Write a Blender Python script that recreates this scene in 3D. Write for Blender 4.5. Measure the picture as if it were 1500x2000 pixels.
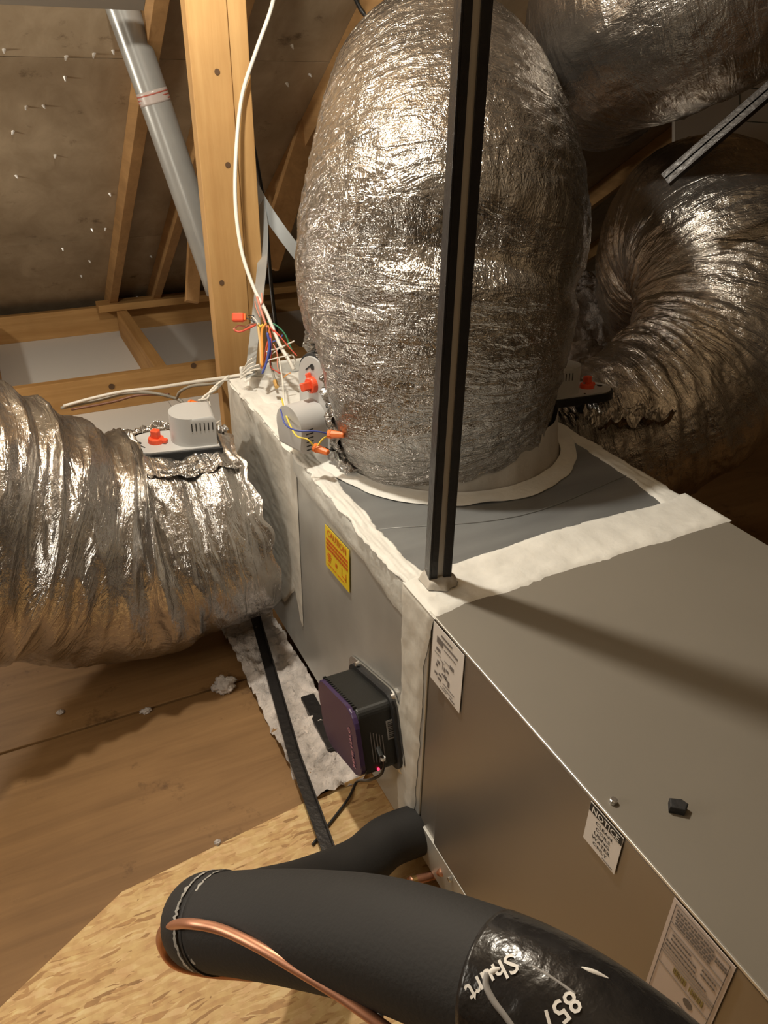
import bpy, bmesh, math, random
import numpy as np
from mathutils import Vector, Matrix

# ------------------------------------------------------------------ scene, camera, light
for o in list(bpy.data.objects): bpy.data.objects.remove(o)
scn = bpy.context.scene
COL = scn.collection
random.seed(7)

F_PX, CXP, CYP = 1510.0, 750.0, 1000.0
CAM = np.array([-0.43989, -0.72484, 1.19728])
ROT = np.array([[0.89656936, -0.21091216, 0.38946045],
                [-0.44260002, -0.45919578, 0.77022364],
                [0.01638906, -0.86293412, -0.50505059]])   # world = ROT @ (right, down, forward)
cam_d = bpy.data.cameras.new('camera')
cam_d.sensor_fit = 'HORIZONTAL'; cam_d.sensor_width = 36.0
cam_d.lens = 36.0 * F_PX / 1500.0
cam_d.clip_start = 0.02
cam = bpy.data.objects.new('camera', cam_d); COL.objects.link(cam)
M = Matrix.Identity(4)
for i in range(3):
    M[i][0] = ROT[i, 0]; M[i][1] = -ROT[i, 1]; M[i][2] = -ROT[i, 2]; M[i][3] = CAM[i]
cam.matrix_world = M
scn.camera = cam

w = bpy.data.worlds.new('World'); scn.world = w; w.use_nodes = True
w.node_tree.nodes['Background'].inputs[0].default_value = (0.35, 0.25, 0.16, 1)
w.node_tree.nodes['Background'].inputs[1].default_value = 0.05

ld = bpy.data.lights.new('bare_bulb_light', 'POINT')
ld.energy = 53; ld.shadow_soft_size = 0.035; ld.color = (1.0, 0.92, 0.785)
lo = bpy.data.objects.new('bare_bulb_light', ld); COL.objects.link(lo); lo.location = (-0.215, 0.49, 1.75)
for nm, e, rad, loc in (('floor_fill_light', 13, 0.20, (-1.10, 0.02, 0.88)), ('roof_fill_light', 30, 0.06, (-1.25, 1.75, 0.95))):  # added unseen fill lights that brighten the floor and the roof
    l2 = bpy.data.lights.new(nm, 'POINT'); l2.energy = e; l2.shadow_soft_size = rad; l2.color = (1.0, 0.92, 0.785)
    l2o = bpy.data.objects.new(nm, l2); COL.objects.link(l2o); l2o.location = loc

scn.view_settings.view_transform = 'Standard'
scn.view_settings.look = 'None'
scn.view_settings.gamma = 1.0
scn.view_settings.use_curve_mapping = False
scn.view_settings.exposure = 0.0

def at(px, py, d):
    """the point of the place seen at that spot of the photograph, d metres deep"""
    return CAM + ROT @ np.array([(px - CXP) / F_PX, (py - CYP) / F_PX, 1.0]) * d
def on(px, py, axis, val):
    r = ROT @ np.array([(px - CXP) / F_PX, (py - CYP) / F_PX, 1.0])
    return CAM + r * (val - CAM[axis]) / r[axis]
def on_plane(px, py, p0, nrm):
    r = ROT @ np.array([(px - CXP) / F_PX, (py - CYP) / F_PX, 1.0])
    return CAM + r * (np.dot(np.array(p0) - CAM, nrm) / np.dot(r, nrm))

# ------------------------------------------------------------------ materials
MATS = {}
def new_mat(name):
    m = bpy.data.materials.new(name); m.use_nodes = True; MATS[name] = m
    nt = m.node_tree; b = nt.nodes['Principled BSDF']
    return m, nt, b
def plain(name, col, rough=0.5, metal=0.0, bump=0.0, bscale=200.0, emit=None, spec=0.5, var=0.0, vscale=8.0):
    m, nt, b = new_mat(name)
    b.inputs['Base Color'].default_value = (*col, 1); b.inputs['Roughness'].default_value = rough
    b.inputs['Metallic'].default_value = metal; b.inputs['Specular IOR Level'].default_value = spec
    tc = nt.nodes.new('ShaderNodeTexCoord')
    if var:
        n = nt.nodes.new('ShaderNodeTexNoise'); n.inputs['Scale'].default_value = vscale; n.inputs['Detail'].default_value = 6
        nt.links.new(tc.outputs['Object'], n.inputs['Vector'])
        r = nt.nodes.new('ShaderNodeValToRGB')
        r.color_ramp.elements[0].position = 0.3; r.color_ramp.elements[1].position = 0.7
        r.color_ramp.elements[0].color = (*[c * (1 - var) for c in col], 1)
        r.color_ramp.elements[1].color = (*[min(1, c * (1 + var * .5)) for c in col], 1)
        nt.links.new(n.outputs['Fac'], r.inputs['Fac']); nt.links.new(r.outputs['Color'], b.inputs['Base Color'])
    if bump:
        n = nt.nodes.new('ShaderNodeTexNoise'); n.inputs['Scale'].default_value = bscale; n.inputs['Detail'].default_value = 4
        nt.links.new(tc.outputs['Object'], n.inputs['Vector'])
        bp = nt.nodes.new('ShaderNodeBump'); bp.inputs['Strength'].default_value = bump; bp.inputs['Distance'].default_value = 0.004
        nt.links.new(n.outputs['Fac'], bp.inputs['Height']); nt.links.new(bp.outputs['Normal'], b.inputs['Normal'])
    if emit:
        b.inputs['Emission Color'].default_value = (*emit, 1); b.inputs['Emission Strength'].default_value = 3.0
    return m

def wood(name, c0, c1, axis=0, rough=0.7, along=1.5, across=28.0, knot=0.0, bump=0.15):
    m, nt, b = new_mat(name)
    tc = nt.nodes.new('ShaderNodeTexCoord'); mp = nt.nodes.new('ShaderNodeMapping')
    s = [across] * 3; s[axis] = along
    mp.inputs['Scale'].default_value = s
    nt.links.new(tc.outputs['Object'], mp.inputs['Vector'])
    n = nt.nodes.new('ShaderNodeTexNoise'); n.inputs['Scale'].default_value = 1.0; n.inputs['Detail'].default_value = 8
    n.inputs['Roughness'].default_value = 0.65; n.inputs['Distortion'].default_value = 0.6
    nt.links.new(mp.outputs['Vector'], n.inputs['Vector'])
    r = nt.nodes.new('ShaderNodeValToRGB')
    r.color_ramp.elements[0].position = 0.3; r.color_ramp.elements[1].position = 0.7
    r.color_ramp.elements[0].color = (*c0, 1); r.color_ramp.elements[1].color = (*c1, 1)
    nt.links.new(n.outputs['Fac'], r.inputs['Fac'])
    out = r.outputs['Color']
    n2 = nt.nodes.new('ShaderNodeTexNoise'); n2.inputs['Scale'].default_value = 2.6; n2.inputs['Detail'].default_value = 5
    nt.links.new(tc.outputs['Object'], n2.inputs['Vector'])
    r2 = nt.nodes.new('ShaderNodeValToRGB'); r2.color_ramp.elements[0].position = 0.32; r2.color_ramp.elements[1].position = 0.62
    r2.color_ramp.elements[0].color = (0.62, 0.58, 0.52, 1); r2.color_ramp.elements[1].color = (1, 1, 1, 1)
    nt.links.new(n2.outputs['Fac'], r2.inputs['Fac'])
    mx = nt.nodes.new('ShaderNodeMix'); mx.data_type = 'RGBA'; mx.blend_type = 'MULTIPLY'; mx.inputs[0].default_value = 0.7
    nt.links.new(out, mx.inputs[6]); nt.links.new(r2.outputs['Color'], mx.inputs[7])
    out = mx.outputs[2]
    nt.links.new(out, b.inputs['Base Color']); b.inputs['Roughness'].default_value = rough
    bp = nt.nodes.new('ShaderNodeBump'); bp.inputs['Strength'].default_value = bump; bp.inputs['Distance'].default_value = 0.003
    nt.links.new(n.outputs['Fac'], bp.inputs['Height']); nt.links.new(bp.outputs['Normal'], b.inputs['Normal'])
    return m

def osb_mat():
    m, nt, b = new_mat('osb')
    tc = nt.nodes.new('ShaderNodeTexCoord')
    ramps = []
    cols = [(0.34, 0.19, 0.075), (0.64, 0.43, 0.19), (0.69, 0.47, 0.22), (0.60, 0.38, 0.165), (0.74, 0.53, 0.27), (0.50, 0.29, 0.12)]
    warp = nt.nodes.new('ShaderNodeTexNoise'); warp.inputs['Scale'].default_value = 14; warp.inputs['Detail'].default_value = 3
    nt.links.new(tc.outputs['Object'], warp.inputs['Vector'])
    wm = nt.nodes.new('ShaderNodeVectorMath'); wm.operation = 'MULTIPLY_ADD'
    wm.inputs[1].default_value = (0.022, 0.022, 0.0)
    nt.links.new(warp.outputs['Color'], wm.inputs[0]); nt.links.new(tc.outputs['Object'], wm.inputs[2])
    for i, (ang, sx, sy) in enumerate(((0.3, 28, 120), (-0.5, 36, 150), (1.2, 34, 140), (0.75, 26, 180))):
        mp = nt.nodes.new('ShaderNodeMapping'); mp.inputs['Rotation'].default_value = (0, 0, ang)
        mp.inputs['Scale'].default_value = (sx, sy, 1); mp.inputs['Location'].default_value = (i * 3.7, i * 1.9, 0)
        nt.links.new(wm.outputs[0], mp.inputs['Vector'])
        v = nt.nodes.new('ShaderNodeTexVoronoi'); v.inputs['Scale'].default_value = 1.0; v.inputs['Randomness'].default_value = 1.0
        nt.links.new(mp.outputs['Vector'], v.inputs['Vector'])
        sep = nt.nodes.new('ShaderNodeSeparateColor'); nt.links.new(v.outputs['Color'], sep.inputs[0])
        r = nt.nodes.new('ShaderNodeValToRGB'); r.color_ramp.interpolation = 'LINEAR'
        el = r.color_ramp.elements
        el[0].position = 0; el[0].color = (*cols[0], 1); el[1].position = 1; el[1].color = (*cols[4], 1)
        for k, p in ((5, 0.08), (3, .22), (1, 0.5), (2, 0.8)):
            e = el.new(p); e.color = (*cols[k], 1)
        nt.links.new(sep.outputs[0], r.inputs['Fac'])
        ramps.append((r, sep))
    cur = ramps[0][0].outputs['Color']
    for i in range(1, 4):
        st = nt.nodes.new('ShaderNodeMath'); st.operation = 'GREATER_THAN'; st.inputs[1].default_value = 0.55
        nt.links.new(ramps[i][1].outputs[1], st.inputs[0])
        mx = nt.nodes.new('ShaderNodeMix'); mx.data_type = 'RGBA'
        nt.links.new(st.outputs[0], mx.inputs[0]); nt.links.new(cur, mx.inputs[6]); nt.links.new(ramps[i][0].outputs['Color'], mx.inputs[7])
        cur = mx.outputs[2]
    n = nt.nodes.new('ShaderNodeTexNoise'); n.inputs['Scale'].default_value = 60; n.inputs['Detail'].default_value = 8
    nt.links.new(tc.outputs['Object'], n.inputs['Vector'])
    mx = nt.nodes.new('ShaderNodeMix'); mx.data_type = 'RGBA'; mx.blend_type = 'OVERLAY'; mx.inputs[0].default_value = 0.45
    nt.links.new(cur, mx.inputs[6]); nt.links.new(n.outputs['Fac'], mx.inputs[7])
    nt.links.new(mx.outputs[2], b.inputs['Base Color']); b.inputs['Roughness'].default_value = 0.65
    bp = nt.nodes.new('ShaderNodeBump'); bp.inputs['Strength'].default_value = 0.25; bp.inputs['Distance'].default_value = 0.002
    bw = nt.nodes.new('ShaderNodeRGBToBW'); nt.links.new(mx.outputs[2], bw.inputs[0])
    nt.links.new(bw.outputs[0], bp.inputs['Height']); nt.links.new(bp.outputs['Normal'], b.inputs['Normal'])
    return m

def foil_mat(name, col=(0.72, 0.68, 0.62), rough=0.2, fine=1.0, aniso=(14.0, 70.0), dist=0.008):
    """metallised film: UV = metres around / metres along the duct"""
    m, nt, b = new_mat(name)
    b.inputs['Metallic'].default_value = 0.93; b.inputs['Roughness'].default_value = rough
    uv = nt.nodes.new('ShaderNodeUVMap'); uv.uv_map = 'UVMap'
    def noise(sc, det, dist, rough_=0.5, scale=(1, 1, 1)):
        mp = nt.nodes.new('ShaderNodeMapping'); mp.inputs['Scale'].default_value = scale
        nt.links.new(uv.outputs[0], mp.inputs['Vector'])
        n = nt.nodes.new('ShaderNodeTexNoise'); n.inputs['Scale'].default_value = sc; n.inputs['Detail'].default_value = det
        n.inputs['Distortion'].default_value = dist; n.inputs['Roughness'].default_value = rough_
        nt.links.new(mp.outputs['Vector'], n.inputs['Vector']); return n.outputs['Fac']
    def math_(op, a, v=None):
        n = nt.nodes.new('ShaderNodeMath'); n.operation = op
        if hasattr(a, 'links'): nt.links.new(a, n.inputs[0])
        else: n.inputs[0].default_value = a
        if v is not None:
            if hasattr(v, 'links'): nt.links.new(v, n.inputs[1])
            else: n.inputs[1].default_value = v
        return n.outputs[0]
    def ridge(x): return math_('ABSOLUTE', math_('SUBTRACT', x, 0.5))
    a = ridge(noise(1.0, 4, 0.8, 0.55, (aniso[0], aniso[1], 1)))      # long wrinkles round the duct
    c = ridge(noise(75.0, 3, 1.5, 0.6))                               # crinkles
    d = ridge(noise(190.0, 2, 1.0, 0.5))
    h = math_('ADD', math_('MULTIPLY', a, 1.0), math_('ADD', math_('MULTIPLY', c, 0.55 * fine), math_('MULTIPLY', d, 0.22 * fine)))
    bp = nt.nodes.new('ShaderNodeBump'); bp.inputs['Strength'].default_value = 0.85; bp.inputs['Distance'].default_value = dist
    nt.links.new(h, bp.inputs['Height']); nt.links.new(bp.outputs['Normal'], b.inputs['Normal'])
    # film colour: thin places show the wool and the scrim below
    r = nt.nodes.new('ShaderNodeValToRGB')
    r.color_ramp.elements[0].position = 0.35; r.color_ramp.elements[0].color = (*[x * 0.72 for x in col], 1)
    r.color_ramp.elements[1].position = 0.62; r.color_ramp.elements[1].color = (*col, 1)
    nt.links.new(noise(9.0, 5, 0.5), r.inputs['Fac'])
    nt.links.new(r.outputs['Color'], b.inputs['Base Color'])
    rr = nt.nodes.new('ShaderNodeMapRange'); rr.inputs[3].default_value = rough * 0.7; rr.inputs[4].default_value = rough * 1.6
    nt.links.new(noise(16.0, 3, 0.2), rr.inputs[0]); nt.links.new(rr.outputs[0], b.inputs['Roughness'])
    return m

def galv_mat(name, col, rough, metal, stretch=(3, 3, 3), amt=0.25):
    m, nt, b = new_mat(name)
    tc = nt.nodes.new('ShaderNodeTexCoord'); mp = nt.nodes.new('ShaderNodeMapping'); mp.inputs['Scale'].default_value = stretch
    nt.links.new(tc.outputs['Object'], mp.inputs['Vector'])
    n = nt.nodes.new('ShaderNodeTexNoise'); n.inputs['Scale'].default_value = 2; n.inputs['Detail'].default_value = 4
    nt.links.new(mp.outputs['Vector'], n.inputs['Vector'])
    r = nt.nodes.new('ShaderNodeValToRGB'); r.color_ramp.elements[0].position = .3; r.color_ramp.elements[1].position = .7
    r.color_ramp.elements[0].color = (*[c * (1 - amt) for c in col], 1); r.color_ramp.elements[1].color = (*col, 1)
    nt.links.new(n.outputs['Fac'], r.inputs['Fac']); nt.links.new(r.outputs['Color'], b.inputs['Base Color'])
    mr = nt.nodes.new('ShaderNodeMapRange'); mr.inputs[3].default_value = rough * .85; mr.inputs[4].default_value = rough * 1.2
    nt.links.new(n.outputs['Fac'], mr.inputs[0]); nt.links.new(mr.outputs[0], b.inputs['Roughness'])
    b.inputs['Metallic'].default_value = metal
    return m

foil = foil_mat('foil_jacket', (0.48, 0.46, 0.435), 0.15, 0.75, (11.0, 58.0), 0.0115)
foil_pleat = foil_mat('foil_jacket_pleated', (0.60, 0.575, 0.545), 0.15, 0.45, (9.0, 40.0))
foil_soft = foil_mat('foil_jacket_soft', (0.62, 0.58, 0.53), 0.19, 0.6, (9, 60))
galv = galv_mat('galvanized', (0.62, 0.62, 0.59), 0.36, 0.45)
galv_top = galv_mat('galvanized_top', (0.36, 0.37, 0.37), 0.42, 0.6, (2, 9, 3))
ahu_paint = galv_mat('grey_cabinet_paint', (0.225, 0.203, 0.168), 0.5, 0.0, (2, 2, 2), .06)
ahu_side = galv_mat('grey_cabinet_side', (0.33, 0.30, 0.265), 0.40, 0.7, (2, 2, 2), .06)
edge_metal = plain('bright_edge', (0.75, 0.74, 0.70), 0.3, 0.6)
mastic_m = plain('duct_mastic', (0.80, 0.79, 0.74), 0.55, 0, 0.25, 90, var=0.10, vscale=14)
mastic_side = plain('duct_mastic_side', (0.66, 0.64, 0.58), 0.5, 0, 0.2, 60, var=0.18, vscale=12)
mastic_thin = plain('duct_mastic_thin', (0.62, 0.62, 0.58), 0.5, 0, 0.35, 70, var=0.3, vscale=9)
pine_z = wood('pine_upright', (0.46, 0.25, 0.085), (0.62, 0.385, 0.155), 2)
pine_x = wood('pine_lengthwise', (0.44, 0.23, 0.07), (0.62, 0.37, 0.14), 0)
pine_y = wood('pine_deep', (0.42, 0.22, 0.07), (0.60, 0.35, 0.13), 1)
rafter_m = wood('rafter_wood', (0.36, 0.20, 0.075), (0.52, 0.30, 0.12), 1)
ply = wood('plywood', (0.215, 0.114, 0.041), (0.33, 0.185, 0.072), 0, 0.6, 2.2, 26)
sheath = wood('roof_sheathing_wood', (0.34, 0.26, 0.165), (0.48, 0.385, 0.265), 1, 0.6, 2.0, 9)
def specks(m):
    nt = m.node_tree; b = nt.nodes['Principled BSDF']; src = b.inputs['Base Color'].links[0].from_socket
    tc = nt.nodes.new('ShaderNodeTexCoord'); n = nt.nodes.new('ShaderNodeTexNoise'); n.inputs['Scale'].default_value = 7.0
    n.inputs['Detail'].default_value = 9; n.inputs['Roughness'].default_value = 0.72
    nt.links.new(tc.outputs['Object'], n.inputs['Vector'])
    r = nt.nodes.new('ShaderNodeValToRGB'); r.color_ramp.elements[0].position = .30; r.color_ramp.elements[0].color = (.42, .38, .34, 1)
    r.color_ramp.elements[1].position = .40; r.color_ramp.elements[1].color = (1, 1, 1, 1)
    nt.links.new(n.outputs['Fac'], r.inputs['Fac'])
    mx = nt.nodes.new('ShaderNodeMix'); mx.data_type = 'RGBA'; mx.blend_type = 'MULTIPLY'; mx.inputs[0].default_value = 1
    nt.links.new(src, mx.inputs[6]); nt.links.new(r.outputs['Color'], mx.inputs[7]); nt.links.new(mx.outputs[2], b.inputs['Base Color'])
specks(ply); specks(sheath)
osb = osb_mat()
drywall = plain('drywall_paper', (0.74, 0.72, 0.68), 0.9, 0, 0.1, 40)
fluff = plain('blown_insulation', (0.66, 0.60, 0.56), 1.0, 0, 1.0, 160, var=0.35, vscale=25)
foam = plain('black_foam', (0.022, 0.021, 0.0205), 0.74, 0, 0.12, 300, var=0.15)
tape_m = plain('black_tape', (0.018, 0.017, 0.017), 0.25, 0, 0.5, 60)
copper = plain('copper_tube', (0.66, 0.33, 0.21), 0.42, 0.75, var=.2, vscale=20)
brass = plain('brass', (0.55, 0.36, 0.14), 0.35, 0.9)
blk_steel = plain('black_steel', (0.02, 0.018, 0.018), 0.35, 0.2, 0.3, 80, var=.3)
blk_plastic = plain('black_plastic', (0.016, 0.017, 0.016), 0.42, 0, 0.08, 300)
blk_cable = plain('black_cable_sheath', (0.02, 0.02, 0.02), 0.4)
rubber = plain('black_rubber', (0.02, 0.02, 0.021), 0.6, 0, 0.3, 80)
purple = plain('purple_gloss_cover', (0.06, 0.035, 0.10), 0.22)
grey_pl = plain('light_grey_plastic', (0.52, 0.52, 0.51), 0.38)
grey_pl2 = plain('plate_grey_plastic', (0.55, 0.55, 0.54), 0.45, var=.1)
red_pl = plain('red_orange_plastic', (0.85, 0.10, 0.035), 0.38)
orange_pl = plain('orange_wire_nut', (0.85, 0.19, 0.03), 0.4)
steel = plain('zinc_steel', (0.62, 0.62, 0.61), 0.25, 0.9)
strap_m = plain('galvanized_strap', (0.50, 0.53, 0.54), 0.38, 0.55)
pvc = plain('grey_vent_pipe', (0.34, 0.34, 0.325), 0.30, 0.25, var=.12)
yellow_l = plain('yellow_label', (0.80, 0.60, 0.03), 0.5)
red_ink = plain('red_ink', (0.62, 0.13, 0.01), 0.6)
white_l = plain('white_label', (0.74, 0.70, 0.66), 0.5)
pink_l = plain('pale_label', (0.70, 0.61, 0.57), 0.5)
ink = plain('black_ink', (0.02, 0.02, 0.02), 0.6)
grey_ink = plain('grey_ink', (0.18, 0.16, 0.15), 0.6)
white_ink = plain('white_ink', (0.82, 0.80, 0.76), 0.5)
dull_ink = plain('dull_white_ink', (0.30, 0.29, 0.28), 0.5)
ochre_ink = plain('ochre_ink', (0.30, 0.24, 0.08), 0.6)
blue_ink = plain('blue_ink', (0.05, 0.04, 0.35), 0.5)
pink_ink = plain('pink_ink', (0.62, 0.30, 0.40), 0.5)
led_m = plain('red_led', (0.9, 0.05, 0.1), 0.3, emit=(1.0, 0.03, 0.08))
WIRE = {k: plain('wire_' + k, c, 0.4) for k, c in dict(white=(0.78, 0.75, 0.68), red=(0.65, 0.09, 0.05), orange=(0.80, 0.33, 0.06),
        yellow=(0.82, 0.62, 0.08), blue=(0.06, 0.09, 0.36), green=(0.03, 0.20, 0.10), brown=(0.22, 0.10, 0.06), pink=(0.72, 0.28, 0.20),
        grey=(0.36, 0.34, 0.29), tan=(0.72, 0.50, 0.22), black=(.02, .02, .02)).items()}
white_board = plain('white_board_face', (0.72, 0.68, 0.62), 0.8)
darkw = plain('dark_wood', (0.12, 0.065, 0.03), 0.8, var=.3)

# ------------------------------------------------------------------ helpers
ORG = {}
def tag(o, label=None, cat=None, group=None, kind=None):
    if label: o['label'] = label
    if cat: o['category'] = cat
    if group: o['group'] = group
    if kind: o['kind'] = kind
    return o
def thing(name, loc, label, cat, group=None):
    o = bpy.data.objects.new(name, None); COL.objects.link(o)
    o.empty_display_size = 0.05
    o.location = tuple(float(x) for x in loc); ORG[o] = np.array(loc, float)
    return tag(o, label, cat, group)
def mesh(name, V, Fc, mat, parent=None, smooth=True, uv=None, origin=None):
    V = np.asarray(V, float)
    if origin is None:
        lo_, hi_ = V.min(0), V.max(0); origin = np.array([(lo_[0] + hi_[0]) / 2, (lo_[1] + hi_[1]) / 2, lo_[2]])
    origin = np.asarray(origin, float)
    me = bpy.data.meshes.new(name)
    L = V - origin
    if isinstance(Fc, np.ndarray):
        n, k = Fc.shape
        me.vertices.add(len(L)); me.vertices.foreach_set('co', L.ravel())
        me.loops.add(n * k); me.loops.foreach_set('vertex_index', Fc.ravel().astype(np.int32))
        me.polygons.add(n); me.polygons.foreach_set('loop_start', np.arange(0, n * k, k, dtype=np.int32))
        me.polygons.foreach_set('loop_total', np.full(n, k, dtype=np.int32))
        if uv is not None:
            ul = me.uv_layers.new(name='UVMap'); ul.data.foreach_set('uv', uv[Fc.ravel()].ravel().astype(np.float32))
        me.update(calc_edges=True)
    else:
        me.from_pydata([tuple(v) for v in L], [], [tuple(int(i) for i in q) for q in Fc]); me.update()
    if smooth: me.polygons.foreach_set('use_smooth', np.ones(len(me.polygons), dtype=bool))
    me.materials.append(mat)
    o = bpy.data.objects.new(name, me); COL.objects.link(o)
    ORG[o] = origin
    if parent is not None:
        o.parent = parent; o.location = tuple(origin - ORG[parent])
    else: o.location = tuple(origin)
    return o
def bm_mesh(name, bm, mat, parent=None, smooth=False):
    bmesh.ops.recalc_face_normals(bm, faces=bm.faces)
    bm.verts.index_update()
    V = np.array([v.co[:] for v in bm.verts]); Fc = [[v.index for v in f.verts] for f in bm.faces]
    bm.free()
    return mesh(name, V, Fc, mat, parent, smooth)
def N(v): v = np.asarray(v, float); return v / np.linalg.norm(v)
def obox(name, c, u, v, wv, su, sv, sw, mat, parent=None, bev=0.0):
    """box centred at c with axes u, v, wv and full sizes"""
    c = np.asarray(c, float); u, v, wv = N(u), N(v), N(wv)
    bm = bmesh.new(); bmesh.ops.create_cube(bm, size=1)
    if bev:
        for q in bm.verts: q.co = Vector((q.co.x * su, q.co.y * sv, q.co.z * sw))
        bmesh.ops.bevel(bm, geom=list(bm.edges), offset=bev, segments=2, affect='EDGES', profile=0.5)
        for q in bm.verts: p = c + u * q.co.x + v * q.co.y + wv * q.co.z; q.co = Vector(p)
    else:
        for q in bm.verts: p = c + u * q.co.x * su + v * q.co.y * sv + wv * q.co.z * sw; q.co = Vector(p)
    return bm_mesh(name, bm, mat, parent)
def box(name, x0, x1, y0, y1, z0, z1, mat, parent=None, bev=0.0):
    return obox(name, ((x0 + x1) / 2, (y0 + y1) / 2, (z0 + z1) / 2), (1, 0, 0), (0, 1, 0), (0, 0, 1), x1 - x0, y1 - y0, z1 - z0, mat, parent, bev)
def beam(name, p, q, side, ww, hh, mat, parent=None, bev=0.002):
    p, q = np.asarray(p, float), np.asarray(q, float); u = N(q - p); s = np.asarray(side, float); s = N(s - u * np.dot(s, u)); n = np.cross(u, s)
    return obox(name, (p + q) / 2, u, s, n, np.linalg.norm(q - p), ww, hh, mat, parent, bev)
def prism(name, pts2, o, u, v, n, depth, mat, parent=None, bev=0.0, smooth=False):
    """outline pts2 in the (u, v) plane at o pushed out along n"""
    o, u, v, n = np.asarray(o, float), N(u), N(v), N(n)
    bm = bmesh.new()
    lo_ = [bm.verts.new(Vector(o + u * a + v * b)) for a, b in pts2]
    hi_ = [bm.verts.new(Vector(o + u * a + v * b + n * depth)) for a, b in pts2]
    k = len(pts2)
    bm.faces.new(lo_[::-1]); top = bm.faces.new(hi_)
    for i in range(k): bm.faces.new((lo_[i], lo_[(i + 1) % k], hi_[(i + 1) % k], hi_[i]))
    if bev:
        bmesh.ops.bevel(bm, geom=list(top.edges), offset=bev, segments=3, affect='EDGES', profile=0.5)
    return bm_mesh(name, bm, mat, parent, smooth)
def catmull(P, k):
    P = [np.asarray(p, float) for p in P]; P = [2 * P[0] - P[1]] + P + [2 * P[-1] - P[-2]]
    out = []
    for i in range(1, len(P) - 2):
        a, b, c, d = P[i - 1:i + 3]
        for j in range(k):
            t = j / k
            out.append(0.5 * (2 * b + (c - a) * t + (2 * a - 5 * b + 4 * c - d) * t * t + (3 * b - a - 3 * c + d) * t ** 3))
    out.append(P[-2]); return np.array(out)
def frames(C):
    T = np.gradient(C, axis=0); T /= np.linalg.norm(T, axis=1)[:, None]
    up = np.array([0, 0, 1.0]) if abs(T[0][2]) < 0.9 else np.array([1.0, 0, 0])
    A = np.zeros_like(C); a = N(up - T[0] * np.dot(up, T[0]))
    for i in range(len(C)):
        a = N(a - T[i] * np.dot(a, T[i])); A[i] = a
    return T, A, np.cross(T, A)
def tube(name, P, r, mat, parent=None, seg=10, k=8, cap=True, smooth=True):
    rr = r if hasattr(r, '__len__') else [r] * len(P)
    Q = catmull([np.append(np.asarray(p, float), x) for p, x in zip(P, rr)], k)
    C, R_ = Q[:, :3], Q[:, 3]
    T, A, B = frames(C)
    th = np.linspace(0, 2 * np.pi, seg, endpoint=False)
    V = (C[:, None, :] + R_[:, None, None] * (np.cos(th)[None, :, None] * A[:, None, :] + np.sin(th)[None, :, None] * B[:, None, :])).reshape(-1, 3)
    n = len(C); Fc = []
    for i in range(n - 1):
        for j in range(seg):
            Fc.append((i * seg + j, i * seg + (j + 1) % seg, (i + 1) * seg + (j + 1) % seg, (i + 1) * seg + j))
    if cap: Fc.append(tuple(range(seg))[::-1]); Fc.append(tuple((n - 1) * seg + j for j in range(seg)))
    return mesh(name, V, Fc, mat, parent, smooth)
def cyl(name, c, ax, r, h, mat, parent=None, seg=20, r2=None, bev=0):
    ax = N(ax); s = N(np.cross(ax, (0.3, 0.5, 0.81))); t = np.cross(ax, s); r2 = r if r2 is None else r2; c = np.asarray(c, float)
    prof = [(r, 0), (r2, h)] if not bev else [(r, 0), (r2, h - bev), (r2 - bev * .3, h - bev * .3), (r2 - bev, h)]
    V, Fc = [], []
    for rr, z in prof:
        for j in range(seg):
            a = 2 * math.pi * j / seg; V.append(c + ax * z + rr * (s * math.cos(a) + t * math.sin(a)))
    m_ = len(prof)
    for i in range(m_ - 1):
        for j in range(seg): Fc.append((i * seg + j, i * seg + (j + 1) % seg, (i + 1) * seg + (j + 1) % seg, (i + 1) * seg + j))
    Fc.append(tuple(range(seg))[::-1]); Fc.append(tuple((m_ - 1) * seg + j for j in range(seg)))
    return mesh(name, V, Fc, mat, parent, False)
def quads(name, rects, o, u, v, n, mat, parent, lift=0.0004, th=0.0003):
    """printed bars: rects (a0, a1, b0, b1) in the plane of a label, one thin mesh"""
    o, u, v, n = np.asarray(o, float), N(u), N(v), N(n); V, Fc = [], []
    for a0, a1, b0, b1 in rects:
        k = len(V)
        for a, b in ((a0, b0), (a1, b0), (a1, b1), (a0, b1)): V.append(o + u * a + v * b + n * lift)
        for a, b in ((a0, b0), (a1, b0), (a1, b1), (a0, b1)): V.append(o + u * a + v * b + n * (lift + th))
        Fc += [(k + 4, k + 5, k + 6, k + 7)] + [(k + i, k + (i + 1) % 4, k + 4 + (i + 1) % 4, k + 4 + i) for i in range(4)]
    return tag(mesh(name, V, Fc, mat, parent, False), kind='stuff')
def text(name, s, o, u, v, n, size, mat, parent, align='LEFT', lift=0.0006, sx=1.0, shear=0.0, wrap=None):
    cu = bpy.data.curves.new(name, 'FONT'); cu.body = s; cu.size = size; cu.align_x = align; cu.resolution_u = 2; cu.shear = shear
    cu.offset = size * 0.012
    ob = bpy.data.objects.new(name, cu); COL.objects.link(ob)
    me = bpy.data.meshes.new_from_object(ob.evaluated_get(bpy.context.evaluated_depsgraph_get()))
    o, u, v, n = np.asarray(o, float), N(u), N(v), N(n)
    if len(me.vertices) == 0:
        me = bpy.data.meshes.new_from_object(ob)
    L = np.array([q.co[:] for q in me.vertices])
    Fc = [list(p.vertices) for p in me.polygons]
    bpy.data.objects.remove(ob)
    if wrap: V = np.array([wrap(a * sx, b) for a, b, _ in L])
    else: V = o + u * (L[:, :1] * sx) + v * L[:, 1:2] + n * lift
    return mesh(name, V, Fc, mat, parent, False)

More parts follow.
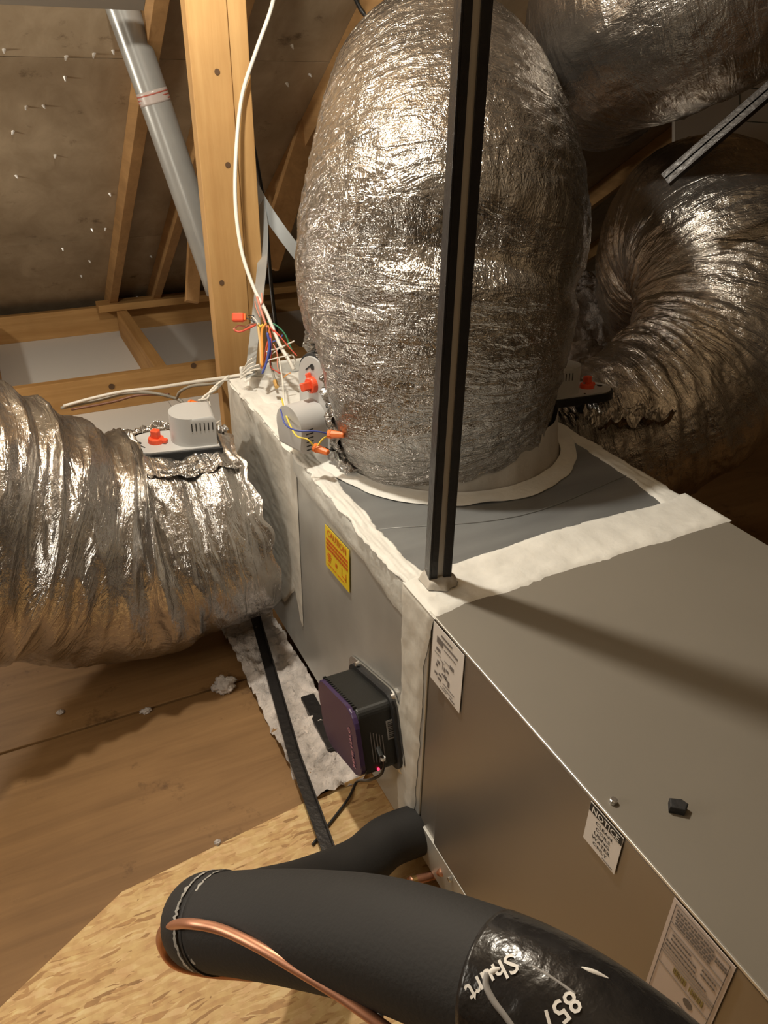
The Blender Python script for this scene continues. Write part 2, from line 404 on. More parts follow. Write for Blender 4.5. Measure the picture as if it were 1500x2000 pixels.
# vectorised gradient noise
_rng = np.random.RandomState(3); _perm = _rng.permutation(4096); _g = _rng.rand(4096) * 2 * np.pi
def perlin(x, y, px=None, seed=0):
    xi, yi = np.floor(x).astype(int), np.floor(y).astype(int); xf, yf = x - xi, y - yi
    def gr(ix, iy, dx, dy):
        if px: ix = ix % px
        h = _perm[(_perm[(ix + seed * 131) % 4096] + iy) % 4096]; a = _g[h]; return np.cos(a) * dx + np.sin(a) * dy
    s = lambda t: t * t * t * (t * (t * 6 - 15) + 10)
    u, v = s(xf), s(yf)
    a = gr(xi, yi, xf, yf); b = gr(xi + 1, yi, xf - 1, yf); c = gr(xi, yi + 1, xf, yf - 1); d = gr(xi + 1, yi + 1, xf - 1, yf - 1)
    return (a + (b - a) * u) * (1 - v) + (c + (d - c) * u) * v

def flex_duct(name, P, rad, parent, mat, seed=1, nu=300, step=0.005, fold=0.012, pitch=0.055, kth=5, crink=0.003, slant=0.0,
              dents=(), rag=0.012, inner=1.2, fine_pitch=0.02):
    Q = catmull([np.append(np.asarray(p, float), r) for p, r in zip(P, rad)], 24)
    L = np.concatenate([[0], np.cumsum(np.linalg.norm(np.diff(Q[:, :3], axis=0), axis=1))])
    nv = int(L[-1] / step) + 1
    s = np.linspace(0, L[-1], nv)
    Q = np.stack([np.interp(s, L, Q[:, i]) for i in range(4)], 1)
    for _ in range(6): Q[1:-1] = (Q[:-2] + 2 * Q[1:-1] + Q[2:]) / 4
    C, R0 = Q[:, :3], Q[:, 3]
    T, A, B = frames(C)
    K = np.gradient(T, axis=0) / np.gradient(s)[:, None]
    for _ in range(10): K[1:-1] = (K[:-2] + 2 * K[1:-1] + K[2:]) / 4
    th = np.linspace(0, 2 * np.pi, nu, endpoint=False)
    S, TH = np.meshgrid(s, th, indexing='ij')
    D = np.cos(TH)[:, :, None] * A[:, None, :] + np.sin(TH)[:, :, None] * B[:, None, :]
    kin = np.clip(np.einsum('ijk,ik->ij', D, K) * R0[:, None], -0.8, 1.0)     # > 0 on the inside of a bend
    tt = TH / (2 * np.pi)
    wp = perlin(tt * 3, S * 4, 3, seed) * 0.05 + slant * np.sin(TH + seed)
    f1 = perlin(tt * kth, (S + wp) / pitch, kth, seed + 1)
    f2 = perlin(tt * kth * 3, (S + wp * 1.2) / (pitch * 0.45), kth * 3, seed + 2)
    amp = fold * (0.75 + inner * np.clip(kin, 0, 1) - 0.35 * np.clip(-kin, 0, 1))
    amp = amp * (0.75 + 0.5 * perlin(tt * 4, S * 5, 4, seed + 7))
    disp = amp * (0.5 - 1.9 * np.abs(f1)) + amp * 0.45 * (0.3 - 1.6 * np.abs(f2))
    k3 = int(round(2 * np.pi * R0.mean() / (fine_pitch * 2.6)))
    f3 = perlin(tt * k3, (S + wp) / fine_pitch, k3, seed + 3); k4 = k3 * 3
    f4 = perlin(tt * k4, S / (fine_pitch * 0.6), k4, seed + 4)
    disp += crink * (0.4 - 2.0 * np.abs(f3)) + crink * 0.5 * (0.3 - 1.8 * np.abs(f4))
    disp += 0.012 * perlin(tt * 3, S * 3.1, 3, seed + 5)
    for (s0, t0, am, ws, wt) in dents:
        dt = np.abs((TH - t0 + np.pi) % (2 * np.pi) - np.pi)
        disp += am * np.exp(-((S - s0) / ws) ** 2 - (dt / wt) ** 2)
    Rr = R0[:, None] + disp
    Cc = np.repeat(C[:, None, :], nu, 1).copy()
    # ragged first ring
    rg = rag * perlin(tt[0] * 26, np.zeros(nu) + seed * .37, 26, seed + 9) * 2
    fade = np.clip(1 - s / 0.04, 0, 1)[:, None, None]
    Cc += T[0][None, None, :] * rg[None, :, None] * fade
    V = (Cc + D * Rr[:, :, None]).reshape(-1, 3)
    # close the texture seam with one more column
    i, j = np.meshgrid(np.arange(nv - 1), np.arange(nu), indexing='ij')
    j2 = (j + 1) % nu
    Fc = np.stack([i * nu + j, i * nu + j2, (i + 1) * nu + j2, (i + 1) * nu + j], -1).reshape(-1, 4)
    circ = 2 * np.pi * R0.mean()
    fold_u = np.abs((tt + 0.25) % 1.0 - 0.5) * 2 * circ * 0.5       # mirrored at the hidden side: no seam
    uv = np.stack([fold_u, S], -1).reshape(-1, 2)
    return mesh(name, V, Fc, mat, parent, True, uv)

def mastic(name, o, u, v, n, L, e0, e1, parent, mat=None, h=0.003, jag=0.006, seed=1, step=0.006, streak=0.0015, jf=1.0):
    """a brushed strip: along u from 0 to L, across v between the edges e0(u) and e1(u) [lists of (u, v)]"""
    mat = mat or mastic_m
    o, u, v, n = np.asarray(o, float), N(u), N(v), N(n)
    nu = max(6, int(L / step)); ss = np.linspace(0, L, nu)
    a = np.interp(ss, *zip(*e0)); b = np.interp(ss, *zip(*e1))
    def jn(k): return jag * (perlin(ss * 22 * jf, ss * 0 + k * 3.3, None, seed + k) * 1.3 + perlin(ss * 85 * jf, ss * 0 + k, None, seed + k + 4) * .7)
    a = a + jn(1); b = b + jn(2)
    nv = max(5, int(np.abs(b - a).max() / step)); t = np.linspace(0, 1, nv)
    SS, TT = np.meshgrid(ss, t, indexing='ij')
    VV = a[:, None] * (1 - TT) + b[:, None] * TT
    edge = np.minimum(1, np.minimum(TT, 1 - TT) * nv / 1.6) * np.minimum(1, np.minimum(SS, L - SS) / (step * 1.2))
    H = h * edge * (0.75 + .6 * perlin(SS * 30, VV * 30, None, seed + 11)) + edge * streak * (perlin(SS * 18, VV * 170, None, seed + 12) + perlin(SS * 120, VV * 120, None, seed + 13) * .6)
    H = np.maximum(H, 0.0003 * (edge > 0)) 
    H = np.where(edge <= 0, -0.0004, H + 0.0003)
    V = (o + SS[..., None] * u + VV[..., None] * v + H[..., None] * n).reshape(-1, 3)
    i, j = np.meshgrid(np.arange(nu - 1), np.arange(nv - 1), indexing='ij')
    q = np.stack([i * nv + j, (i + 1) * nv + j, (i + 1) * nv + j + 1, i * nv + j + 1], -1).reshape(-1, 4)
    if np.dot(np.cross(u, v), n) < 0: q = q[:, ::-1].copy()
    return mesh(name, V, q, mat, parent, True)

X, Y, Z = np.eye(3)
# ------------------------------------------------------------------ the attic
PITCH = 0.667
def roof_z(y): return 2.468 - PITCH * y
RN = N((0, -PITCH, -1.0))            # inward normal of the far slope
RD = N((0, 1, -PITCH))               # down the slope
fl = tag(bpy.data.objects.new('floor', None), kind='structure'); COL.objects.link(fl); ORG[fl] = np.zeros(3)
box('subfloor_panel', -3.0, 4.0, -3.2, 1.95, -0.30, -0.075, darkw, fl)
box('plywood_panel', -2.0, -0.085, -1.2, 0.566, -0.018, 0.0, ply, fl, .0015)
box('plywood_panel', -2.0, -0.105, 0.572, 1.35, -0.018, 0.0, ply, fl, .0015)
box('plywood_panel', -2.0, 0.6, 1.356, 1.9, -0.018, 0.0, ply, fl, .0015)
box('plywood_panel', 0.0, 3.2, -2.4, 1.35, -0.075, -0.055, ply, fl, .0015)
# OSB sheet with a slanted far left edge
prism('osb_panel', [(-0.463, 0.157), (-0.655, 0.047), (-0.9, -0.10), (-0.9, -1.1), (0.25, -1.1), (0.25, 0.205), (-0.03, 0.203)], (0, 0, 0.0), X, Y, Z, 0.012, osb, fl, .0012)
box('drywall_panel', -2.0, 0.11, 1.95, 3.72, -0.07, -0.058, drywall, fl)
box('drywall_panel', 0.112, 2.2, 1.95, 3.72, -0.07, -0.058, drywall, fl)
box('floor_joist', -1.6, 1.6, 2.40, 2.44, -0.058, 0.083, pine_x, fl, .002)
box('floor_joist', 0.085, 0.135, 2.44, 3.36, -0.058, 0.078, pine_y, fl, .002)
box('floor_joist', -0.54, -0.50, 2.44, 3.36, -0.058, 0.078, pine_y, fl, .002)
box('floor_joist', 0.69, 0.73, 2.44, 3.36, -0.058, 0.078, pine_y, fl, .002)
box('header_board', 0.0, 1.4, 3.34, 3.44, 0.080, 0.115, pine_x, fl, .002)
box('blocking_board', -1.6, 1.6, 3.46, 3.50, -0.058, 0.075, pine_x, fl, .002)
for px, py in ((218, 755), (378, 714)):
    c = on(px, py, 1, 2.399); cyl('knot', c, -Y, 0.012, 0.0015, darkw, fl, 12)
box('floor_joist', 0.75, 3.0, 1.62, 1.66, -0.06, 0.13, pine_x, fl, .002)

ce = tag(bpy.data.objects.new('ceiling', None), kind='structure'); COL.objects.link(ce); ORG[ce] = np.zeros(3)
def roof_pt(px, py): return on_plane(px, py, (0, 0, 2.468), RN)
# sheets of the far slope: rows by distance down the slope from the ridge
ridge_y = -0.35; TH_ = 0.012
s_of = lambda y: (y - ridge_y) / RD[1]
y1 = roof_pt(100, 112)[1]; y2 = roof_pt(120, 473)[1]
rows = [ridge_y, (ridge_y + y1) / 2 - .1, y1, y2, 3.95]
for r in range(len(rows) - 1):
    off = -3.0 + (0.9 if r % 2 else 0.0)
    xs = [-3.0] + [x for x in np.arange(off, 4.0, 2.44) if x > -3.0] + [4.0]
    for k in range(len(xs) - 1):
        a, b = rows[r], rows[r + 1]; g = 0.0025
        c = np.array([(xs[k] + xs[k + 1]) / 2, (a + b) / 2, roof_z((a + b) / 2)]) - RN * TH_ / 2
        obox('sheathing_panel', c, X, RD, RN, xs[k + 1] - xs[k] - g, (b - a) / RD[1] - g, TH_, sheath, ce)
# near slope behind the camera
c = np.array([0.5, ridge_y - 1.55, roof_z(ridge_y) - PITCH * 1.55])
obox('sheathing_panel', c, X, N((0, 1, PITCH)), N((0, PITCH, -1)), 7.0, 3.9, TH_, sheath, ce)
# rafters of the far slope, along the slope
def rafter(px, py, ext0=0.2, ext1=3.9, depth=0.088):
    p = roof_pt(px, py); x = p[0]
    a = np.array([x, ext0, roof_z(ext0)]) + RN * depth / 2; b = np.array([x, ext1, roof_z(ext1)]) + RN * depth / 2
    return beam('rafter', a, b, X, 0.04, depth - .001, rafter_m, ce)
for px, py in ((250, 300), (335, 420), (640, 150)): rafter(px, py)
for x in (-1.7, -1.1, 1.35, 1.95, 2.55, 3.2): beam('rafter', np.array([x, .2, roof_z(.2)]) + RN * .044, np.array([x, 3.9, roof_z(3.9)]) + RN * .044, X, .04, .087, rafter_m, ce)
p = roof_pt(-40, -112) + RN * .107; q = roof_pt(235, -92) + RN * .107
beam('lateral_brace', p + (p - q) * .6, q + (q - p) * .1, RN, 0.035, 0.05, plain('weathered_brace', (.24, .21, .17), .7), ce)
# a web board leaning behind the round duct
beam('truss_web', at(705, -60, 2.75), at(520, 520, 2.85), X, 0.09, 0.04, rafter_m, ce)
beam('truss_web', at(395, 160, 2.9), at(375, 590, 2.95), X, 0.05, 0.04, rafter_m, ce)
# shiny nail points coming through the sheathing
nails = [(8, 97), (130, 110), (184, 105), (221, 99), (127, 150), (52, 208), (85, 206), (26, 256), (108, 303), (31, 343), (214, 378), (206, 446),
         (179, 447), (122, 485), (174, 509), (158, 538), (294, 500), (374, 518), (268, 579), (570, 88), (604, 145), (590, 250), (560, 162), (588, 285)]
nail_m = plain('bright_nail', (0.80, 0.79, 0.76), 0.35, 0.3)
for i, (px, py) in enumerate(nails):
    c = roof_pt(px, py) - RN * 0.002
    ax = N(RN + np.array([random.uniform(-.5, .5), random.uniform(-.3, .3), random.uniform(-.3, .3)]))
    cyl('nail', c, ax, 0.0062, 0.014, nail_m, ce, 6, 0.0022)
# gable ends
for nm, x in (('wall_left', -3.0), ('wall_right', 4.0)):
    wv = [(x, -4.0, -0.3), (x, 4.2, -0.3), (x, ridge_y, roof_z(ridge_y) + .1)]
    o = mesh(nm, wv + [(p[0] + (-.02 if x < 0 else .02), p[1], p[2]) for p in wv], [(0, 1, 2), (3, 5, 4), (0, 3, 4, 1), (1, 4, 5, 2), (2, 5, 3, 0)], sheath, None, False)
    tag(o, kind='structure')

# loose wool between the floor boards and the plenum, and heaps farther off
def wool(name, x0, x1, y0, y1, z0, amp, seed, label, n=90, parent=None, ridge_=0.0):
    nx = max(20, int((x1 - x0) / .006)) if n == 0 else n; ny = max(20, int((y1 - y0) / .006)) if n == 0 else int(n * 1.4)
    gx, gy = np.meshgrid(np.linspace(x0, x1, nx), np.linspace(y0, y1, ny), indexing='ij')
    zz = z0 + amp * (1.1 * perlin(gx * 14, gy * 14, None, seed) + .8 * np.abs(perlin(gx * 34, gy * 34, None, seed + 1)) + .5 * perlin(gx * 80, gy * 80, None, seed + 2) + .3 * perlin(gx * 170, gy * 170, None, seed + 3))
    ex = np.minimum((gx - x0) / (x1 - x0), (x1 - gx) / (x1 - x0)); ey = np.minimum((gy - y0) / (y1 - y0), (y1 - gy) / (y1 - y0))
    zz += ridge_ * np.minimum(1, 4 * np.minimum(ex, ey))
    V = np.stack([gx + perlin(gx * 40, gy * 40, None, seed + 5) * amp * .25, gy + perlin(gx * 40, gy * 40, None, seed + 6) * amp * .25, zz], -1).reshape(-1, 3)
    i, j = np.meshgrid(np.arange(nx - 1), np.arange(ny - 1), indexing='ij')
    q = np.stack([i * ny + j, (i + 1) * ny + j, (i + 1) * ny + j + 1, i * ny + j + 1], -1).reshape(-1, 4)
    return tag(mesh(name, V, q, fluff, parent, True), label, 'insulation', None, 'stuff')
wool('loose_insulation', -0.125, 0.004, 0.19, 0.80, 0.010, 0.026, 5, 'loose off-white blown insulation filling the gap beside the plenum', 0)
wool('insulation_heap', 0.75, 2.4, 1.67, 2.38, 0.14, 0.045, 9, 'grey blown insulation heap behind the wooden joist between the ducts', 110, None, .22)
def tuft(c, r, seed, label):
    bm = bmesh.new(); bmesh.ops.create_icosphere(bm, subdivisions=4, radius=1)
    P_ = np.array([v.co[:] for v in bm.verts]); Fc = [[v.index for v in f.verts] for f in bm.faces]; bm.free()
    k = 1 + .45 * perlin(P_[:, 0] * 2 + 5, P_[:, 1] * 2 + P_[:, 2] * 1.7, None, seed) + .35 * perlin(P_[:, 0] * 6, P_[:, 2] * 6 + P_[:, 1] * 5, None, seed + 1)
    V = np.array(c) + P_ * k[:, None] * np.array(r)
    V[:, 2] = np.maximum(V[:, 2], c[2] - r[2] * .5)
    return tag(mesh('insulation_tuft', V, Fc, fluff), label, 'insulation')
c = on(437, 1338, 2, .008); tuft(c, (.026, .022, .016), 3, 'grey insulation tuft on the plywood seam below the left duct')
c = on(285, 1388, 2, .003); tuft(c, (.012, .008, .006), 4, 'small white insulation tuft on the plywood seam at its middle')
c = on(425, 1645, 2, .015); tuft(c, (.006, .005, .004), 6, 'tiny white crumb on the edge of the oriented strand board')
c = on(117, 1391, 2, .003); tuft(c, (.008, .006, .004), 8, 'small brown crumb on the plywood just under the left duct')
c = on(1135, 690, 1, 1.56); tuft(c, (.09, .05, .05), 12, 'white insulation wad behind the right damper motor')

# ------------------------------------------------------------------ air handler and plenum
ah = thing('air_handler', (0.28, -0.7, 0.05), 'grey painted metal air handler cabinet lying along the right of the frame', 'air handler')
box('cabinet_body', 0.002, 0.558, -1.35, -0.004, 0.055, 0.546, ahu_side, ah, .002)
box('top_panel', -0.0015, 0.561, -1.36, -0.002, 0.546, 0.55, ahu_paint, ah, .0012)
box('side_panel', -0.002, 0.004, -1.33, -0.055, 0.125, 0.545, ahu_side, ah, .001)
box('edge_flange', -0.0030, -0.0012, -1.36, -0.003, 0.5470, 0.5504, edge_metal, ah, .0006)
box('lower_panel', -0.0025, 0.003, -0.30, -0.006, 0.052, 0.123, galv, ah, .001)
cyl('screw', on(1197, 1569, 2, .549), Z, .0042, .006, steel, ah, 8, None, .001)
cyl('screw', on(881, 1716, 0, -.003), -X, .0045, .005, steel, ah, 8, None, .001)
c = on(1322, 1581, 2, .5495)
prism('hole_plug', [(-.009, -.006), (.006, -.007), (.010, .002), (.004, .007), (-.008, .006)], c, N((.8, -.6, 0)), N((.6, .8, 0)), Z, .009, rubber, ah, .0015)
tube('drain_stub', [on(866, 1702, 0, 0), at(850, 1708, 1.27), at(800, 1722, 1.24)], .0075, copper, ah, 12, 6)
cyl('stub_collar', at(812, 1719, 1.245), at(800, 1722, 1.24) - at(812, 1719, 1.245), .0086, .008, brass, ah, 14)
# screws along the plenum seam are under the mastic

LX = -0.0035   # label plane on the cabinet side
def label_frame(y_left, z_top): return np.array([LX, y_left, z_top]), -Y, Z, -X
# wiring label
o_, u_, v_, n_ = label_frame(-0.018, 0.5445)
lb = prism('wiring_label', [(0, 0), (.079, 0), (.079, -.1), (0, -.1)], o_, u_, v_, n_, .0006, white_l, ah)
rr = [(.022, .050, -.011, -.008), (.012, .065, -.020, -.0165), (.012, .028, -.027, -.0205), (.032, .062, -.028, -.0265), (.012, .022, -.040, -.035),
      (.008, .024, -.046, -.0452), (.024, .034, -.050, -.0492), (.034, .046, -.044, -.0432), (.048, .058, -.046, -.040), (.030, .0308, -.062, -.048),
      (.016, .023, -.060, -.055), (.013, .018, -.067, -.062), (.034, .038, -.062, -.055), (.040, .046, -.058, -.054), (.036, .042, -.072, -.066),
      (.011, .018, -.082, -.078), (.022, .030, -.078, -.0745), (.030, .036, -.071, -.068), (.040, .050, -.073, -.070), (.046, .050, -.080, -.073),
      (.020, .028, -.086, -.082), (.034, .064, -.084, -.083), (.034, .060, -.090, -.089), (.028, .045, -.094, -.0932), (.052, .066, -.096, -.094)]
quads('printed_diagram', rr, o_, u_, v_, n_, grey_ink, lb, .0009)
# notice label
o_, u_, v_, n_ = label_frame(-0.345, 0.5455)
lb = prism('notice_label', [(0, 0), (.049, 0), (.049, -.056), (0, -.056)], o_, u_, v_, n_, .0006, white_l, ah)
quads('notice_band', [(0.0005, .0485, -.0115, -.0005)], o_, u_, v_, n_, ink, lb, .0007)
text('notice_word', 'NOTICE', o_ + u_ * .0245 + v_ * -.0100, u_, v_, n_, .0112, white_ink, lb, 'CENTER', .0013, 1.0)
for i, s in enumerate(('CLEAN', 'COILS', 'USING', 'WATER', 'ONLY')):
    text('notice_text', s, o_ + u_ * .0245 + v_ * (-.0205 - i * .0072), u_, v_, n_, .0062, ink, lb, 'CENTER', .0009, 1.3)
quads('printed_line', [(.030, .045, -.0535, -.0525)], o_, u_, v_, n_, grey_ink, lb, .0009)
# rating plate
o_, u_, v_, n_ = label_frame(-0.4615, 0.5455)
lb = prism('rating_label', [(0, 0), (.0705, 0), (.0705, -.17), (0, -.17)], o_, u_, v_, n_, .0006, pink_l, ah)
bw = .0005
rr = [(.004, .0665, -.0042, -.0037), (.004, .0045, -.148, -.004), (.066, .0665, -.148, -.004), (.001, .0695, -.1515, -.150),
      (.004, .066, -.0295, -.0291), (.004, .066, -.037, -.0366), (.004, .066, -.066, -.0656), (.004, .066, -.0695, -.0691), (.004, .066, -.0735, -.0731), (.004, .066, -.090, -.0896)]
quads('printed_frame', rr, o_, u_, v_, n_, grey_ink, lb, .0009)
rr = []
rnd = random.Random(4)
for row in (-.008, -.0125, -.017, -.021, -.025):
    x = .007 + (0 if row > -.01 else rnd.uniform(0, .003))
    while x < .050:
        w_ = rnd.uniform(.002, .006); rr.append((x, min(x + w_, .052), row - .0022, row)); x += w_ + .0012
for row, a, b in ((-.041, .010, .032), (-.0475, .010, .038), (-.041, .046, .060), (-.0475, .046, .062), (-.054, .006, .040), (-.060, .006, .055), (-.0115, .053, .0655), (-.0155, .053, .0655)):
    x = a
    while x < b:
        w_ = rnd.uniform(.0015, .004); rr.append((x, x + w_, row - .0022, row)); x += w_ + .0008
for row in (-.112, -.117, -.122): rr.append((.036, .060, row - .001, row))
quads('printed_text', rr, o_, u_, v_, n_, grey_ink, lb, .0009)
x = .022; bars = []
while x < .056:
    w_ = rnd.uniform(.0006, .0022)
    if not .038 < x < .0405: bars.append((x, x + w_, -.0845, -.0765))
    x += w_ + rnd.uniform(.0005, .0012)
quads('bar_code', bars, o_, u_, v_, n_, ochre_ink, lb, .0009)
prism('round_mark', [(.0055 * math.cos(a), .0055 * math.sin(a)) for a in np.linspace(0, 6.28, 18)[:-1]], o_ + u_ * .045 + v_ * -.100 + n_ * .0006, u_, v_, n_, .0003, grey_ink, lb)
prism('blue_mark', [(.004, -.160), (.008, -.1575), (.022, -.159), (.026, -.163), (.018, -.163), (.010, -.1615)], o_ + n_ * .0006, u_, v_, n_, .0003, blue_ink, lb)

pl = thing('supply_plenum', (0.28, 0.49, 0.05), 'galvanized sheet metal plenum box with white mastic along its seams', 'plenum')
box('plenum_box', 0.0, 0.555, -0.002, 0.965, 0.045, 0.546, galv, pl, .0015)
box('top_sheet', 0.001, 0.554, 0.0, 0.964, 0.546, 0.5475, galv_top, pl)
box('seam_lip', -0.0015, 0.003, 0.0, 0.965, 0.535, 0.5487, galv, pl, .0006)
box('end_flange', 0.03, 0.40, 0.955, 0.968, 0.545, 0.575, mastic_m, pl, .003)
tube('cross_break', [(0.03, .22, .5475), (.26, .16, .5482), (.53, .20, .5475)], .0012, galv_top, pl, 6, 6)
TZ = 0.5478
mastic('mastic_strip', (-0.004, 0, TZ + .001), X, Y, Z, 0.575, [(0, -.018), (.22, -.010), (.575, -.004)], [(0, .075), (.07, .083), (.26, .097), (.49, .094), (.575, .10)], pl, None, .004, .005, 3)
mastic('mastic_strip', (0, .06, TZ), Y, X, Z, 0.905, [(0, -.004), (.905, -.004)], [(0, .05), (.03, .03), (.2, .028), (.4, .036), (.50, .065), (.62, .08), (.70, .13), (.905, .14)], pl, None, .004, .006, 5)
mastic('mastic_strip', (.556, .05, TZ), Y, -X, Z, 0.9, [(0, -.004), (.9, -.004)], [(0, .075), (.05, .05), (.12, .035), (.3, .03), (.9, .03)], pl, None, .003, .006, 6)
# side seam next to the cabinet
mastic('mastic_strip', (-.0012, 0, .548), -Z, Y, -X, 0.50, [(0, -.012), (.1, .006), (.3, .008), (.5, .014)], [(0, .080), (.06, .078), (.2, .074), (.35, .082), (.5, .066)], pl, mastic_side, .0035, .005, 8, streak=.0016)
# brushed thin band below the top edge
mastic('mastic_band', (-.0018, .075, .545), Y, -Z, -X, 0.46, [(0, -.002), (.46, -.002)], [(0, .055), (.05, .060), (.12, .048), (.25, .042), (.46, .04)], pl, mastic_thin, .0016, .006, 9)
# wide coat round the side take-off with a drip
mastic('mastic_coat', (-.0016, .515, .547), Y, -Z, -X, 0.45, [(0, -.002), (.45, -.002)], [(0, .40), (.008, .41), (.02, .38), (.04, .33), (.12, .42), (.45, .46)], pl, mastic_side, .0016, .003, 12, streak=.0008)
mastic('mastic_blob', (.03, .80, TZ + .001), X, Y, Z, .22, [(0, -.02), (.1, -.03), (.22, .02)], [(0, .15), (.22, .14)], pl, None, .008, .010, 15, streak=.002)
# collar of the round duct on top
CT = np.array([0.29, 0.47])
def lathe(name, prof, cxy, mat, parent, seg=160, ragz=0.0, seed=1, nz=.002):
    th = np.linspace(0, 2 * np.pi, seg, endpoint=False); V = []
    for k, (r, z) in enumerate(prof):
        nn = perlin(th / (2 * np.pi) * 40, th * 0 + k * .9, 40, seed) * nz * 2 + perlin(th / (2 * np.pi) * 12, th * 0 + k * .2, 12, seed + 1) * (ragz if k == 0 else 0)
        V.append(np.stack([cxy[0] + (r + nn) * np.cos(th), cxy[1] + (r + nn) * np.sin(th), th * 0 + z + np.abs(nn) * .3], -1))
    V = np.concatenate(V); n = len(prof)
    i, j = np.meshgrid(np.arange(n - 1), np.arange(seg), indexing='ij'); j2 = (j + 1) % seg
    return mesh(name, V, np.stack([i * seg + j, i * seg + j2, (i + 1) * seg + j2, (i + 1) * seg + j], -1).reshape(-1, 4), mat, parent, True)
lathe('collar_mastic', [(.262, TZ + .0008), (.259, TZ + .004), (.235, TZ + .005), (.229, TZ + .009)], CT, mastic_m, pl, ragz=.02, seed=21)
collar_m = plain('dusty_collar', (.50, .46, .40), .6, 0, .4, 60, var=.2, vscale=10)
lathe('collar', [(.230, TZ + .002), (.224, TZ + .014), (.220, TZ + .05), (.216, TZ + .085)], CT, collar_m, pl, seed=22)
# yellow caution label
o_ = np.array([-.0022, .372, .482]); u_, v_, n_ = -Y, Z, -X
lb = prism('caution_label', [(0, 0), (.106, 0), (.106, -.088), (0, -.088)], o_, N((0, -1, .06)), v_, n_, .0006, yellow_l, pl)
u_ = N((0, -1, .06))
text('caution_word', 'CAUTION', o_ + u_ * .053 + v_ * -.017, u_, v_, n_, .0185, red_ink, lb, 'CENTER', .0012, 1.0)
for i, s in enumerate(('DO NOT TURN ON UNTIL', 'PROTECTIVE COVER IS ON', 'AND WEAR GOGGLES TOO')):
    x = .006; rr = []
    while x < .100:
        w_ = rnd.uniform(.0035, .010); rr.append((x, min(.100, x + w_), -.0295 - i * .0085, -.0240 - i * .0085)); x += w_ + .002
    quads('printed_text', rr, o_, u_, v_, n_, red_ink, lb, .0009)
quads('printed_marks', [(.012, .026, -.056, -.053), (.010, .028, -.061, -.058), (.012, .026, -.066, -.063), (.014, .024, -.071, -.068), (.046, .054, -.066, -.058),
      (.074, .0755, -.068, -.052), (.092, .0935, -.074, -.056), (.074, .0935, -.0695, -.068), (.010, .050, -.0785, -.077), (.055, .085, -.0785, -.077)], o_, u_, v_, n_, red_ink, lb, .0009)
# timber the unit stands on
tag(box('sleeper_timber', 0.012, 0.05, 0.05, 0.26, 0.001, 0.044, pine_y, None, .002), 'pine sleeper timber under the plenum edge by the black foam pipe', 'timber')
tag(box('sleeper_timber', 0.05, 0.52, -0.9, -0.86, 0.013, 0.054, pine_x, None, .002), 'pine sleeper timber crossing under the air handler cabinet', 'timber')
tag(box('sleeper_timber', 0.05, 0.52, 0.75, 0.79, -0.054, 0.044, pine_x, None, .002), 'pine sleeper timber crossing under the far end of the plenum', 'timber')

# ------------------------------------------------------------------ flexible ducts
d1 = thing('flexible_duct', (0.29, 0.47, 0.60), 'tall silver foil flexible duct rising from the plenum top behind the black strut', 'duct', 'silver foil flexible ducts')
flex_duct('foil_jacket', [(.275, .47, .592), (.256, .47, .70), (.262, .475, .82), (.285, .505, .93), (.342, .61, 1.02), (.43, .78, 1.085), (.54, 1.0, 1.10), (.66, 1.22, 1.0), (.75, 1.45, .82)],
          [.222, .238, .246, .250, .240, .225, .215, .21, .21], d1, foil, seed=11, nu=380, step=.0045, fold=.007, pitch=.045, kth=5, crink=.0036, slant=.02, fine_pitch=.018,
          dents=((.30, -1.9, -.04, .018, .5), (.075, math.pi - .2, -.062, .10, .32), (.275, -.4, -.035, .02, .45)), rag=.014)
d2 = thing('flexible_duct', (-0.3, 0.75, 0.0), 'fat silver foil flexible duct leaving the plenum side and lying on the plywood', 'duct', 'silver foil flexible ducts')
flex_duct('foil_jacket', [(-.035, .765, .285), (-.10, .765, .280), (-.20, .765, .275), (-.34, .76, .285), (-.52, .75, .39), (-.75, .70, .52), (-1.1, .62, .6)],
          [.205, .220, .226, .236, .262, .28, .28], d2, foil_pleat, seed=23, nu=360, step=.0045, fold=.032, pitch=.085, kth=4, crink=.002, slant=.03, fine_pitch=.022, rag=.011)
d3 = thing('flexible_duct', (0.9, 0.6, 0.05), 'slumped silver foil flexible duct folding upward to the right of the plenum', 'duct', 'silver foil flexible ducts')
flex_duct('foil_jacket', [(.57, .63, .34), (.70, .62, .36), (.88, .57, .41), (1.08, .57, .50), (1.24, .65, .66), (1.31, .82, .80), (1.42, 1.02, .77), (1.56, 1.2, .62), (1.72, 1.34, .48)],
          [.17, .185, .20, .215, .225, .235, .23, .22, .22], d3, foil_soft, seed=31, nu=340, step=.005, fold=.020, pitch=.06, kth=4, crink=.0032, slant=.03, inner=1.8, fine_pitch=.02)
d4 = thing('flexible_duct', (1.0, 0.7, 1.05), 'silver foil flexible duct passing overhead at the top right corner', 'duct', 'silver foil flexible ducts')
flex_duct('foil_jacket', [(1.40, 1.45, 1.15), (1.28, 1.3, 1.20), (1.10, 1.08, 1.26), (.97, .84, 1.31), (1.04, .69, 1.38), (1.25, .60, 1.52), (1.5, .52, 1.70), (1.8, .44, 1.86)],
          [.2, .21, .22, .235, .235, .23, .23, .23], d4, foil_soft, seed=43, nu=320, step=.005, fold=.017, pitch=.07, kth=4, crink=.003, slant=.03, fine_pitch=.022)

